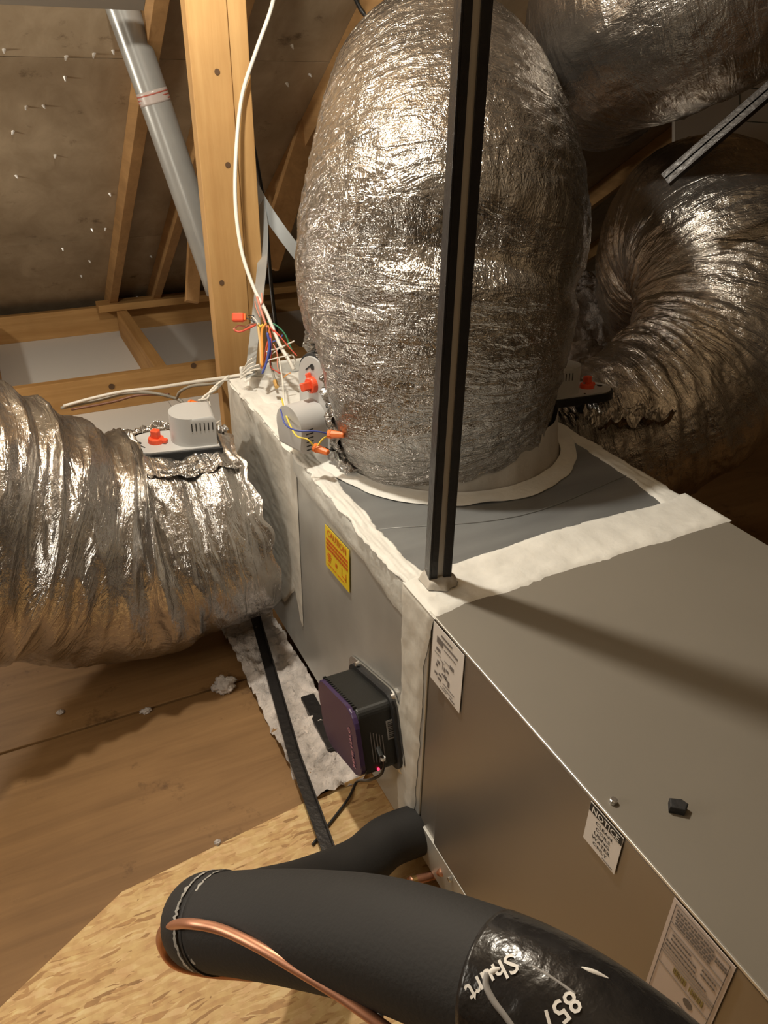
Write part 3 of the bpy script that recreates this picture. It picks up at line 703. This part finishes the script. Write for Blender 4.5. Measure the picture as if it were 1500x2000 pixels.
# ------------------------------------------------------------------ damper motors
def damper(o, l, n, label, group, knob_turn=0.5, K=1.0):
    """plate lies at o, its round end towards l, facing n"""
    o, l, n = np.asarray(o, float), N(l), N(n); n = N(n - l * np.dot(n, l)); s = np.cross(n, l)
    t = thing('damper_motor', o, label, 'damper motor', group)
    W2, L0, L1 = .056, -.105, .050
    out = [(L0, -W2), (L0, W2)] + [(L1 + W2 * math.sin(a), W2 * math.cos(a)) for a in np.linspace(0, math.pi, 18)]
    def sc(k, g=0): return [(a * k + (g if a > 0 else -g), b * k + (g if b > 0 else -g)) for a, b in out]
    prism('gasket', sc(1.03, .003), o, l, s, n, .022, rubber, t, .002)
    pt = prism('base_plate', out, o + n * .022, l, s, n, .004, grey_pl2, t, .0012)
    H = .074; hw = .050
    ho = [(-.100, -hw), (-.100, hw)] + [(-.045 + hw * math.sin(a), hw * math.cos(a)) for a in np.linspace(0, math.pi, 22)]
    bm_o = prism('motor_housing', ho, o + n * .026, l, s, n, H, grey_pl, t, .009, False)
    for q in bm_o.data.polygons: q.use_smooth = True
    try: bm_o.data.set_sharp_from_angle(angle=math.radians(40))
    except Exception: pass
    for sd in (-1, 1):
        for k in range(6):
            obox('vent_slot', o + n * (.026 + H * .70) + l * (-.092 + k * .0098) + s * sd * (hw + .0002), l, s, n, .0022, .0016, .020, ink, bm_o)
    kc = o + n * .026 + l * .040
    kn = cyl('knob', kc, n, .020, .012, red_pl, t, 24, .019, .003)
    d = N(l * math.cos(knob_turn) + s * math.sin(knob_turn))
    obox('knob_grip', kc + n * .021 , d, np.cross(n, d), n, .020, .017, .022, red_pl, kn, .003)
    obox('knob_pointer', kc + d * .021 + n * .006, d, np.cross(n, d), n, .016, .014, .010, red_pl, kn, .003)
    cyl('screw', kc + n * .0125 - d * .012, n, .003, .004, steel, kn, 8)
    cyl('plate_hole', o + n * .0262 + l * .082 , n, .0075, .0006, ink, pt, 14)
    obox('plate_slot', o + n * .0264 + l * .078 + s * .014, N(l * -.6 + s * .8), np.cross(n, N(l * -.6 + s * .8)), n, .030, .0035, .0008, ink, pt)
    cyl('screw', o + n * .026 + l * .0 - s * .050, n, .0028, .0015, ink, pt, 8)
    t.scale = (K, K, K)
    return t, H
oL = at(338, 862, 1.60) - np.array([0, 0, .018])
damper(oL, N((-1, .12, .02)), N((.03, -.05, 1)), 'light grey damper motor with red knob on top of the left foil duct', 'zone damper motors', 2.6, .84)
oT = at(630, 778, 1.425)
damper(oT, N((.0, .03, 1)), N((-.96, -.26, 0)), 'light grey damper motor with red knob on the side of the tall foil duct', 'zone damper motors', .4, .78)
oR = at(1120, 778, 1.70)
damper(oR, N((1, -.1, .0)), N((0, .1, 1)), 'shaded grey damper motor right of the tall duct beside the plenum edge', 'zone damper motors', .3, .8)
# crumpled foil pulled back around the damper cut-outs
def crumple(name, P, seed, parent, wv, mat=foil, amp=.012, nu=26, nv=40):
    """strip of torn foil following P, wv wide"""
    C = catmull(P, nv // (len(P) - 1)); T, A, B = frames(C); n = len(C)
    tt = np.linspace(-1, 1, nu); s = np.linspace(0, 1, n)
    SS, TT = np.meshgrid(s, tt, indexing='ij')
    Wd = wv * (1 + .5 * perlin(SS * 9, TT * 0 + seed, None, seed) * np.abs(TT))
    H = amp * (perlin(SS * 8, TT * 2.5, None, seed + 1) * 2 + np.abs(perlin(SS * 22, TT * 6, None, seed + 2)) * 1.2 + perlin(SS * 40, TT * 12, None, seed + 3) * .5)
    V = (C[:, None, :] + (TT * Wd)[..., None] * B[:, None, :] + H[..., None] * A[:, None, :]).reshape(-1, 3)
    i, j = np.meshgrid(np.arange(n - 1), np.arange(nu - 1), indexing='ij')
    q = np.stack([i * nu + j, (i + 1) * nu + j, (i + 1) * nu + j + 1, i * nu + j + 1], -1).reshape(-1, 4)
    uv = np.stack([TT * wv, SS * .3], -1).reshape(-1, 2)
    return mesh(name, V, q, mat, parent, True, uv)
crumple('torn_foil', [oT + (.004, -.075, -.085), oT + (-.012, -.072, -.02), oT + (-.014, -.070, .05), oT + (-.012, -.045, .105)], 3, d1, .022, foil, .011)
crumple('torn_foil', [oT + (.01, .066, .02), oT + (.0, .055, .075), oT + (-.012, .01, .110), oT + (-.012, -.04, .125)], 6, d1, .024, foil, .010)
crumple('torn_foil', [oT + (-.0, -.05, -.09), oT + (.012, -.11, -.092), oT + (.06, -.17, -.09)], 9, d1, .016, foil, .009)
crumple('torn_foil', [oL + (.11, -.080, -.012), oL + (.03, -.085, -.008), oL + (-.07, -.075, -.004), oL + (-.12, -.045, .0)], 12, d2, .026, foil, .009)
crumple('torn_foil', [oL + (-.11, .07, .01), oL + (-.02, .08, .014), oL + (.08, .08, .014), oL + (.115, .03, .0)], 15, d2, .022, foil, .009)
crumple('torn_foil', [oR + (-.02, -.09, -.02), oR + (.08, -.10, -.02), oR + (.17, -.10, -.03)], 18, d3, .035, foil_soft, .02)
# wire nuts and leads
def nut(c, d, label, grp='orange wire nuts'):
    d = N(d); t = thing('wire_nut', c, label, 'wire nut', grp)
    cyl('shell', c, d, .0075, .026, orange_pl, t, 8, .0055, .002); cyl('skirt', c - d * .004, d, .0080, .006, orange_pl, t, 12, .0082)
    return t
n1, n2 = at(646, 848, 1.34), at(618, 875, 1.35)
nut(n1, at(675, 850, 1.33) - n1, 'orange wire nut with blue lead below the upright damper motor')
nut(n2, at(640, 884, 1.34) - n2, 'orange wire nut with yellow leads lying against the duct collar')
cab = thing('damper_wire', at(600, 860, 1.4), 'thin blue and yellow leads looping below the upright damper motor', 'wire')
tube('wire', [at(548, 800, 1.36), at(557, 828, 1.34), at(580, 841, 1.325), at(615, 842, 1.325), n1], .0015, WIRE['blue'], cab, 6)
tube('wire', [n1, at(630, 858, 1.34), at(620, 872, 1.345), n2], .0018, WIRE['yellow'], cab, 6)
tube('wire', [at(550, 778, 1.45), at(560, 815, 1.39), at(578, 850, 1.35), at(600, 858, 1.34), at(612, 870, 1.345), n2], .0016, WIRE['yellow'], cab, 6)
tube('wire', [at(545, 700, 1.66), at(552, 745, 1.56), at(556, 790, 1.45), at(566, 830, 1.40)], .0016, WIRE['white'], cab, 6)
cab = thing('damper_wire', at(400, 810, 1.55), 'yellow lead looping from the back of the left damper motor', 'wire')
tube('wire', [at(384, 790, 1.62), at(400, 796, 1.60), at(408, 808, 1.58), at(404, 830, 1.57), at(398, 832, 1.56)], .0022, WIRE['yellow'], cab, 6)
tube('wire', [at(392, 815, 1.58), at(405, 820, 1.6), at(418, 828, 1.62), at(430, 822, 1.66)], .0018, WIRE['white'], cab, 6)
nut(at(374, 788, 1.64), at(385, 790, 1.63) - at(374, 788, 1.64), 'red-orange wire nut behind the left damper motor housing')
cyl('lead_plug', at(397, 815, 1.575), X, .006, .014, red_pl, cab, 8)

# ------------------------------------------------------------------ air purifier on the plenum side
ap = thing('air_purifier', (-0.06, 0.17, 0.19), 'black air purifier box with purple cover fixed to the plenum side', 'air purifier')
def rrect(a0, a1, b0, b1, r, k=5):
    out = []
    for (cx_, cy_, s0) in ((a1 - r, b1 - r, 0), (a0 + r, b1 - r, 1), (a0 + r, b0 + r, 2), (a1 - r, b0 + r, 3)):
        for j in range(k + 1):
            a = (s0 + j / k) * math.pi / 2; out.append((cx_ + r * math.cos(a), cy_ + r * math.sin(a)))
    return out
PC = np.array([0, .150, .222]); PU = N((0, .95, -.31)); PV = N((0, .31, .95))
def pp(x, a, b): return PC + PU * a + PV * b + X * x
prism('mounting_plate', rrect(-.098, .106, -.080, .078, .03), pp(-.0015, 0, 0), PU, PV, -X, .003, steel, ap)
prism('rubber_flange', rrect(-.090, .094, -.070, .068, .026), pp(-.0045, 0, 0), PU, PV, -X, .006, rubber, ap)
hs = prism('housing', rrect(-.080, .082, -.060, .060, .014), pp(-.006, 0, 0), PU, PV, -X, .062, blk_plastic, ap, .004)
prism('front_cover', rrect(-.083, .085, -.064, .062, .03), pp(-.068, 0, 0), PU, PV, -X, .008, purple, ap, .003)
for k in range(17):
    obox('rib', pp(-.0665, -.066 + k * .0083, .0612), X, PU, PV, .006, .004, .004, blk_plastic, hs)
for a, b in ((.098, .030), (.055, .0735), (-.088, .070)):
    cyl('screw', pp(-.0045, a, b), -X, .0055, .006, steel, ap, 10, .0045, .001)
text('cover_lettering', 'REME HALO', pp(-.0765, -.060, -.050), PV, PU, -X, .014, pink_ink, ap, 'LEFT', .0006, 1.0)
o_ = pp(-.028, -.0806, -.006)
quads('spec_label', [(0, .014, 0, .034)], o_ + X * .006, X, PV, -PU, dull_ink, hs, .0002)
quads('spec_marks', [(.0085, .0175, .003 + k * .0033, .003 + k * .0033 + (.0012 if k % 3 else .002)) for k in range(9)], o_, X, PV, -PU, ink, hs, .0007)
quads('spec_text', [(-.024 + k * .005, -.0225 + k * .005, -.03 - k * .002, .024 - k * .003) for k in range(5)], o_, X, PV, -PU, grey_ink, hs, .0002)
cyl('indicator_light', pp(-.046, -.081, -.050), -PU, .0024, .0015, led_m, ap, 10)
pg = cyl('power_plug', at(732, 1445, 1.262), at(744, 1475, 1.25) - at(732, 1445, 1.262), .0045, .028, blk_plastic, ap, 12)
cord = tube('power_cord', [at(744, 1474, 1.25), at(750, 1488, 1.26), at(744, 1512, 1.28), at(720, 1524, 1.32), on(697, 1527, 2, .022), on(680, 1560, 2, .018), on(640, 1613, 2, .016), on(610, 1650, 2, .016)], .0026, blk_cable, ap, 8)
cyl('cable_tie', at(748, 1484, 1.257), (0, 0, 1), .0042, .006, white_ink, ap, 8)

# ------------------------------------------------------------------ struts
def channel(name, p, q, face, w_, dp, label, cat='strut', lip=.008, th_=.003, web=None):
    """lipped steel channel from p to q, open towards face"""
    p, q = np.asarray(p, float), np.asarray(q, float); u = N(q - p); n = np.asarray(face, float); n = N(n - u * np.dot(n, u)); s = np.cross(u, n); L = np.linalg.norm(q - p)
    t = thing(name, p, label, cat); m_ = (p + q) / 2
    obox('web', m_ + n * (dp / 2 - .0055), u, s, n, L, w_ - .0061, .003, web or steel_dull, t)
    for sd in (-1, 1):
        obox('flange', m_ + s * sd * (w_ / 2 - th_ / 2), u, s, n, L, th_, dp, blk_steel, t, .0006)
        obox('lip', m_ + s * sd * (w_ / 2 - th_ - lip / 2) + n * (dp / 2 - .0015), u, s, n, L, lip, .003, blk_steel, t)
    return t
steel_dull = plain('dull_strut_inside', (.62, .60, .56), .5, .1)
bp_, tp_ = np.array([.041, .052, .551]), np.array([.047, .062, 1.75])
channel('strut_channel', bp_, tp_, (-.22, -.97, 0), .033, .024, 'black steel strut channel standing upright on the plenum corner', lip=.009)
mastic('mastic_lump', bp_ + (-.024, -.024, .003), X, Y, Z, .048, [(0, .006), (.024, -.004), (.048, .006)], [(0, .04), (.024, .048), (.048, .04)], pl, collar_m, .012, .008, 33, .003)
channel('strut_channel', at(1300, 352, 1.62), at(1620, 75, 1.45), (-.4, -.5, .77), .030, .014, 'dark steel strut slanting down into the right foil duct', lip=.010, web=blk_steel)
a_, b_ = on(498, 1205, 2, .035), on(655, 1700, 2, .030)
mid = on(577, 1485, 2, .033)
t = thing('angle_bar', (a_ + b_) / 2, 'long black angle bar lying along the insulation gap beside the plenum', 'bar')
for p, q in ((a_, mid), (mid, b_)):
    beam('bar_leg', p, q, X, .022, .003, blk_steel, t, .0006)
beam('bar_rib', a_ + X * .010 + Z * .006, mid + X * .010 + Z * .006, X, .003, .014, blk_steel, t, .0005)
beam('bar_rib', mid + X * .010 + Z * .006, b_ + X * .010 + Z * .006, X, .003, .014, blk_steel, t, .0005)
# short dark offcut in the gap
tag(beam('metal_offcut', on(600, 1360, 2, .018), on(655, 1462, 2, .018), X, .030, .010, blk_steel, None, .002), 'short black offcut half buried in insulation beside the purifier', 'offcut')

# ------------------------------------------------------------------ post, hanging straps, vent pipe
pst = thing('wooden_post', (0.08, 1.13, -0.05), 'pale pine post of doubled boards standing behind the plenum', 'post')
box('board', 0.020, 0.106, 1.11, 1.149, -0.055, 1.58, pine_z, pst, .002)
box('board', 0.107, 0.150, 1.118, 1.20, -0.055, 1.56, pine_z, pst, .002)
for px, py in ((433, 552), (445, 322), (424, 140)): cyl('knot', on(px, py, 1, 1.1095), -Y, .006, .0012, darkw, pst, 12)
def strap(pts, wv, nrm, label, screws=()):
    t = thing('hanging_strap', pts[-1], label, 'strap', 'galvanized hanging straps')
    C = catmull(pts, 10); T = np.gradient(C, axis=0); T /= np.linalg.norm(T, axis=1)[:, None]
    n = np.asarray(nrm, float); V, Fc = [], []
    for i in range(len(C)):
        s = N(np.cross(T[i], n)); m_ = np.cross(s, T[i])
        for a, b in ((-1, -1), (1, -1), (1, 1), (-1, 1)): V.append(C[i] + s * a * wv / 2 + m_ * b * .0007)
    for i in range(len(C) - 1):
        for j in range(4): Fc.append((i * 4 + j, i * 4 + (j + 1) % 4, i * 4 + 4 + (j + 1) % 4, i * 4 + 4 + j))
    Fc += [(3, 2, 1, 0), tuple(len(V) - 4 + k for k in range(4))]
    mesh('strap_band', V, Fc, strap_m, t, False)
    for px, py, d in screws: cyl('screw', at(px, py, d), -(at(px, py, d) - CAM), .005, .006, steel, t, 8, .0035, .001)
    return t
pd = 1.86
strap([at(482, 325, pd), at(497, 370, pd), at(530, 425, pd + .02), at(585, 500, pd + .06), at(650, 580, pd + .12)], .030, N((-.5, -.85, .1)),
      'galvanized strap screwed to the post and slanting behind the tall duct', ((486, 338, pd - .004), (492, 358, pd - .004)))
strap([at(498, 372, pd + .008), at(512, 425, pd + .01), at(513, 500, pd), at(503, 600, pd - .05), at(492, 700, pd - .12), at(489, 735, pd - .15)], .027, N((-.7, -.7, .1)),
      'galvanized strap hanging from the post down to the plenum end')
vp = thing('vent_pipe', at(405, 560, 3.0), 'grey vent pipe with red printed band slanting past the rafters', 'pipe')
pa, pb, pc = at(212, -60, 1.98), at(300, 190, 2.14), at(430, 570, 2.40)
tube('pipe', [pa, pb, pc], .043, pvc, vp, 28, 10)
tube('pipe_print', [pb + (pa - pb) * .055, pb - (pc - pb) * -.03], .0436, plain('clear_band', (.46, .40, .37), .3), vp, 28, 6)
for k in (-.03, .0, .03): tube('red_print', [pb + (pa - pb) * (k + .006), pb + (pa - pb) * (k - .006)], .0440, plain('red_print', (.40, .10, .07), .5), vp, 28, 2)

# ------------------------------------------------------------------ cables
def cable(name, pts, r, mat, label, cat='cable', group=None):
    return tag(tube(name, pts, r, mat, None, 8), label, cat, group)
cable('white_cable', [at(545, -60, 1.55), at(530, 15, 1.6), at(500, 100, 1.63), at(472, 190, 1.66), at(461, 300, 1.68), at(460, 400, 1.69), at(472, 490, 1.7), at(495, 560, 1.7),
      at(520, 610, 1.69), at(545, 670, 1.68), at(565, 705, 1.67), at(574, 722, 1.67)], .0042, WIRE['white'], 'white sheathed cable hanging in front of the post to the wire bundle')
cable('black_cable', [at(436, -40, 1.88), at(462, 100, 1.88), at(480, 220, 1.885), at(498, 300, 1.91), at(518, 420, 2.05), at(530, 560, 2.1), at(545, 690, 2.1)], .0055, blk_cable, 'black cable running down the right edge of the pine post')
cable('black_cable', [at(680, -40, 2.2), at(700, 10, 2.2), at(724, 45, 2.22), at(760, 110, 2.3)], .006, blk_cable, 'short dark cable at the top beside the tall duct crown')
wb = thing('wire_bundle', at(520, 700, 1.68), 'bundle of coloured thermostat wires splayed at the end of the white cable', 'wire bundle')
D0 = 1.675
for i, (col, pts, r) in enumerate([
    ('pink', [(502, 580), (508, 600), (516, 625), (522, 640)], .0030), ('pink', [(511, 572), (512, 590), (507, 600), (513, 615), (520, 635)], .0018), ('pink', [(498, 588), (500, 600), (508, 620)], .0014),
    ('tan', [(503, 632), (506, 650), (509, 680), (510, 712)], .0034), ('orange', [(520, 632), (512, 645), (512, 680), (512, 716)], .0034),
    ('orange', [(524, 636), (526, 660), (522, 690), (512, 720)], .0022), ('red', [(526, 640), (530, 665), (530, 690), (528, 715), (540, 725), (548, 730)], .0017),
    ('red', [(528, 655), (521, 675), (517, 700), (510, 718)], .0024), ('blue', [(522, 650), (526, 675), (521, 705), (513, 728)], .0032), ('blue', [(528, 660), (528, 690), (518, 715), (512, 730)], .0022),
    ('brown', [(520, 640), (523, 660), (526, 690)], .0016), ('blue', [(530, 668), (540, 665), (548, 660), (552, 654)], .0018), ('red', [(528, 640), (538, 650), (545, 655), (535, 645)], .0022),
    ('green', [(522, 628), (540, 636), (556, 652), (566, 675), (574, 690)], .0022), ('red', [(545, 655), (556, 668), (566, 680), (580, 695)], .0016),
    ('white', [(575, 666), (560, 673), (545, 680), (528, 684), (520, 688)], .0017), ('white', [(560, 695), (545, 698), (530, 702), (520, 706)], .0017), ('white', [(548, 678), (536, 688), (526, 695)], .0013),
    ('white', [(562, 698), (570, 694), (576, 702), (576, 712)], .0020), ('white', [(560, 690), (564, 704), (572, 716)], .0040),
    ('pink', [(534, 672), (541, 690), (542, 715), (545, 725)], .0014), ('brown', [(478, 640), (488, 634), (500, 632), (506, 638)], .0020), ('red', [(458, 645), (468, 648), (482, 643), (500, 634)], .0026),
    ('pink', [(456, 644), (466, 636), (480, 638), (500, 633)], .0022), ('black', [(478, 620), (490, 625), (502, 634)], .0014), ('black', [(484, 616), (496, 617), (492, 622), (502, 634)], .0010), ('white', [(492, 618), (500, 626), (504, 634)], .0014),
    ('yellow', [(504, 632), (508, 638), (514, 634)], .0028), ('orange', [(553, 738), (560, 732), (568, 728)], .0013), ('grey', [(525, 700), (530, 715), (534, 732), (538, 748)], .0030)]):
    tube('wire', [at(px, py, D0 + (.012 if i % 3 else -.006) * (1 if i % 2 else -1)) for px, py in pts], r * .92, WIRE[col], wb, 6)
cyl('probe_tip', at(537, 744, 1.665), at(541, 757, 1.655) - at(537, 744, 1.665), .005, .018, brass, wb, 10)
nb = at(478, 620, 1.675)
nx = thing('wire_nut', nb, 'red-orange wire connector sticking out left of the coloured wire bundle', 'wire nut')
obox('shell', nb - ROT[:, 0] * .014, ROT[:, 0], ROT[:, 1], ROT[:, 2], .026, .018, .016, red_pl, nx, .003)
obox('skirt', nb + ROT[:, 0] * .001, ROT[:, 0], ROT[:, 1], ROT[:, 2], .004, .014, .012, orange_pl, nx, .001)
# fanned white leads near the post foot and cables along the joist
fan = thing('white_leads', at(500, 715, 1.7), 'fan of thin white leads between the post and the plenum end', 'wire')
for a, b in (((492, 700), (476, 722)), ((496, 708), (474, 726)), ((506, 712), (472, 732)), ((508, 720), (476, 734)), ((494, 728), (470, 740))):
    pa_, pb_ = at(*a, 1.69), at(*b, 1.72); tube('wire', [pa_, (pa_ + pb_) / 2 + Z * .004, pb_], .0017, WIRE['white'], fan, 6)
for i, (pts, r, col, lab) in enumerate([
    ([(125, 793, 2.35), (180, 778, 2.32), (240, 765, 2.28), (310, 757, 2.2), (380, 746, 2.05), (440, 738, 1.9), (500, 728, 1.8)], .0052, 'white', 'white cable running along the joist toward the plenum end'),
    ([(120, 797, 2.36), (190, 782, 2.34), (250, 768, 2.3), (300, 768, 2.28), (345, 779, 2.3), (360, 790, 2.3)], .005, 'grey', 'pale grey cable dropping away behind the left damper motor'),
    ([(140, 800, 2.4), (220, 785, 2.38), (270, 772, 2.36), (330, 770, 2.33)], .004, 'brown', 'brown shadowed cable beneath the white cables on the joist'),
    ([(345, 778, 2.15), (352, 765, 2.1), (375, 754, 2.05), (410, 750, 1.98), (432, 746, 1.92)], .004, 'grey', 'grey cable arching up to the plenum corner')]):
    cable('floor_cable', [at(*p) for p in pts], r, WIRE[col], lab)
tw = thing('twisted_leads', at(415, 770, 1.72), 'twisted white leads draped from the plenum corner to the left damper', 'wire')
for k in range(3):
    pts = [(446, 738), (430, 748), (415, 762), (402, 776), (388, 786)] if k < 2 else [(436, 742), (422, 760), (410, 775), (408, 790)]
    tube('wire', [at(px + (3 * math.sin(i * 2.4 + k * 3)), py + 4 * math.cos(i * 2.4 + k * 3), 1.74 - .02 * i) for i, (px, py) in enumerate(pts)], .0026, WIRE['white'], tw, 6)

# ------------------------------------------------------------------ refrigerant lines
sl = thing('suction_line', (0.0, -0.005, 0.06), 'thick black foam insulated refrigerant pipe looping out of the air handler', 'pipe')
RF = .0415
back = [np.array([.0, .002, .088]), np.array([-.06, -.004, .098]), at(700, 1690, 1.20), at(600, 1735, 1.10), at(500, 1770, .93), at(455, 1800, .80), at(420, 1806, .745)]
tube('foam_sleeve', back, [.041, .041, .041, .041, .041, .0415, .0415], foam, sl, 36, 10)
front = [at(430, 1800, .685), at(500, 1803, .655), at(600, 1812, .615), at(740, 1836, .565), at(900, 1890, .515), at(1060, 1965, .475), at(1230, 2085, .445), at(1420, 2260, .42)]
fs = tube('foam_sleeve', front, [.0405, .0415, .0425, .043, .043, .0425, .042, .042], foam, sl, 48, 12)
el = tube('foam_elbow', [at(432, 1806, .765), at(410, 1802, .745), at(404, 1798, .715), at(420, 1798, .692), at(440, 1800, .684)], [.038, .0405, .0415, .0415, .041], foam, sl, 40, 8)
# dull glue marks on the joint
fr_p = catmull(front, 12)
def ring_marks(name, c, ax, r, a0, a1, wv, mat, parent, seed, n=60):
    ax = N(ax); s = N(np.cross(ax, (0, 0, 1))); t_ = np.cross(s, ax); V, Fc = [], []
    aa = np.linspace(a0, a1, n); e = perlin(aa * 9, aa * 0 + seed, None, seed); e2 = perlin(aa * 22, aa * 0 + seed, None, seed + 1)
    for i, a in enumerate(aa):
        d = s * math.cos(a) + t_ * math.sin(a); k = max(.0, .55 + 1.2 * e[i])
        V += [c + d * r + ax * (e2[i] * .004 - wv * k), c + d * r + ax * (e2[i] * .004 + wv * k)]
    for i in range(n - 1): Fc.append((i * 2, i * 2 + 1, i * 2 + 3, i * 2 + 2))
    return mesh(name, V, Fc, mat, parent, True)
axj = fr_p[6] - fr_p[0]
glue = plain('dried_glue', (.42, .41, .38), .5, var=.5, vscale=60)
ring_marks('glue_mark', at(420, 1799, .690), axj, .0424, -.3, 2.6, .003, glue, sl, 4)
ring_marks('glue_mark', at(440, 1800, .684), axj, .0424, .0, 2.4, .0026, glue, sl, 7)
tube('joint_seam', [at(430, 1800, .687) - N(axj) * .0015, at(430, 1800, .687) + N(axj) * .0015], .0423, rubber, sl, 40, 4)
# printed black tape wound round the nearest stretch
tp = [fr_p[i] for i in range(53, len(fr_p), 4)]
tb = tube('tape_wrap', tp, .0436, tape_m, sl, 48, 6)
T0 = fr_p[58]; 
def tape_wrap_fn(c, ax, r, ang0, along0, rot):
    ax = N(ax); up_ = N(CAM - c); up_ = N(up_ - ax * np.dot(up_, ax)); s = np.cross(ax, up_)
    def fn(a, b):
        ca, sa = math.cos(rot), math.sin(rot); a2, b2 = a * ca - b * sa, a * sa + b * ca
        th = ang0 + a2 / r
        return c + ax * (along0 + b2) + (up_ * math.cos(th) + s * math.sin(th)) * r
    return fn
ci = 57; cc = fr_p[ci]; axx = fr_p[ci + 3] - fr_p[ci - 3]
text('tape_print', 'Shurt', cc, X, Y, Z, .0165, white_ink, tb, 'LEFT', wrap=tape_wrap_fn(cc, axx, .0442, -.42, .004, -.62))
ci = 63; c2 = fr_p[ci]; ax2 = fr_p[ci + 3] - fr_p[ci - 3]
text('tape_print', '857', c2, X, Y, Z, .0165, white_ink, tb, 'LEFT', wrap=tape_wrap_fn(c2, ax2, .0442, -.36, .006, -.42))
def surf(px, py, r=.0441):
    """where the sight line meets the taped pipe"""
    for d in np.arange(.30, .75, .0006):
        p = at(px, py, d)
        if np.min(np.linalg.norm(dense - p, axis=1)) < r: return p
    return p
dense = np.concatenate([fr_p[i] + (fr_p[i + 1] - fr_p[i]) * np.linspace(0, 1, 8)[:, None] for i in range(44, len(fr_p) - 1)])
for pts, r in (([(952, 1900), (950, 1925), (965, 1955), (985, 1980), (1003, 2005)], .0022), ([(1040, 1888), (1070, 1905), (1100, 1925), (1124, 1944)], .0012), ([(1130, 1944), (1160, 1935), (1185, 1930)], .0008)):
    tube('tape_fold', [surf(px, py, .0432) for px, py in pts], r, dull_ink, tb, 8, 6)
for pts, r in (([(952, 1905), (965, 1897), (980, 1891)], .0024), ([(1128, 1888), (1160, 1900), (1200, 1918)], .0018)):  # white print smear, then a highlight painted along the tape's upper edge
    tube('tape_smear_glint', [surf(px, py, .0428) for px, py in pts], [r * .3, r, r * .25], white_ink, tb, 8, 6)
# bare liquid line
ll = thing('liquid_line', at(540, 1880, .6), 'bare copper refrigerant tube curving beside the black foam pipe', 'pipe')
tube('copper_tube', [at(510, 1910, .84), at(470, 1907, .80), at(400, 1900, .765), at(342, 1884, .745), at(316, 1850, .735), at(316, 1820, .715), at(336, 1808, .675), at(370, 1804, .630), at(430, 1815, .612), at(500, 1847, .588),
      at(580, 1893, .566), at(660, 1942, .545), at(740, 1998, .525), at(840, 2075, .505)], .0042, copper, ll, 20, 12)
cable('low_cable', [at(770, 1920, 1.0), at(745, 1965, .95), at(738, 2000, .93), at(735, 2060, .9)], .006, blk_cable, 'dark cable dropping behind the black foam pipe at the bottom edge')

# ------------------------------------------------------------------ right background
wbp = thing('white_board', at(1460, 260, 2.7), 'white faced board with dark printed outline standing far behind the right duct', 'board')
o_ = at(1395, 330, 2.75); u_ = N(ROT[:, 0] + .15 * ROT[:, 2]); v_ = N(-ROT[:, 1]); v_ = N(v_ - u_ * np.dot(u_, v_)); n_ = np.cross(u_, v_)
prism('board_face', [(-.15, -.12), (.6, -.12), (.6, .42), (-.15, .42)], o_, u_, v_, n_, -.02, white_board, wbp)
k_ = 2.75 / F_PX
x0, x1, z0, z1 = (1448 - 1395) * k_, (1448 - 1395 + 130) * k_, (330 - 233) * k_, (330 - 165) * k_
g = .004
quads('printed_outline', [(x0, x1, z0, z0 + g), (x0, x1, z1 - g, z1), (x0, x0 + g, z0, z1), (x1 - g, x1, z0, z1)], o_, u_, v_, n_, plain('outline_ink', (.12, .14, .12), .6), wbp, .0005)
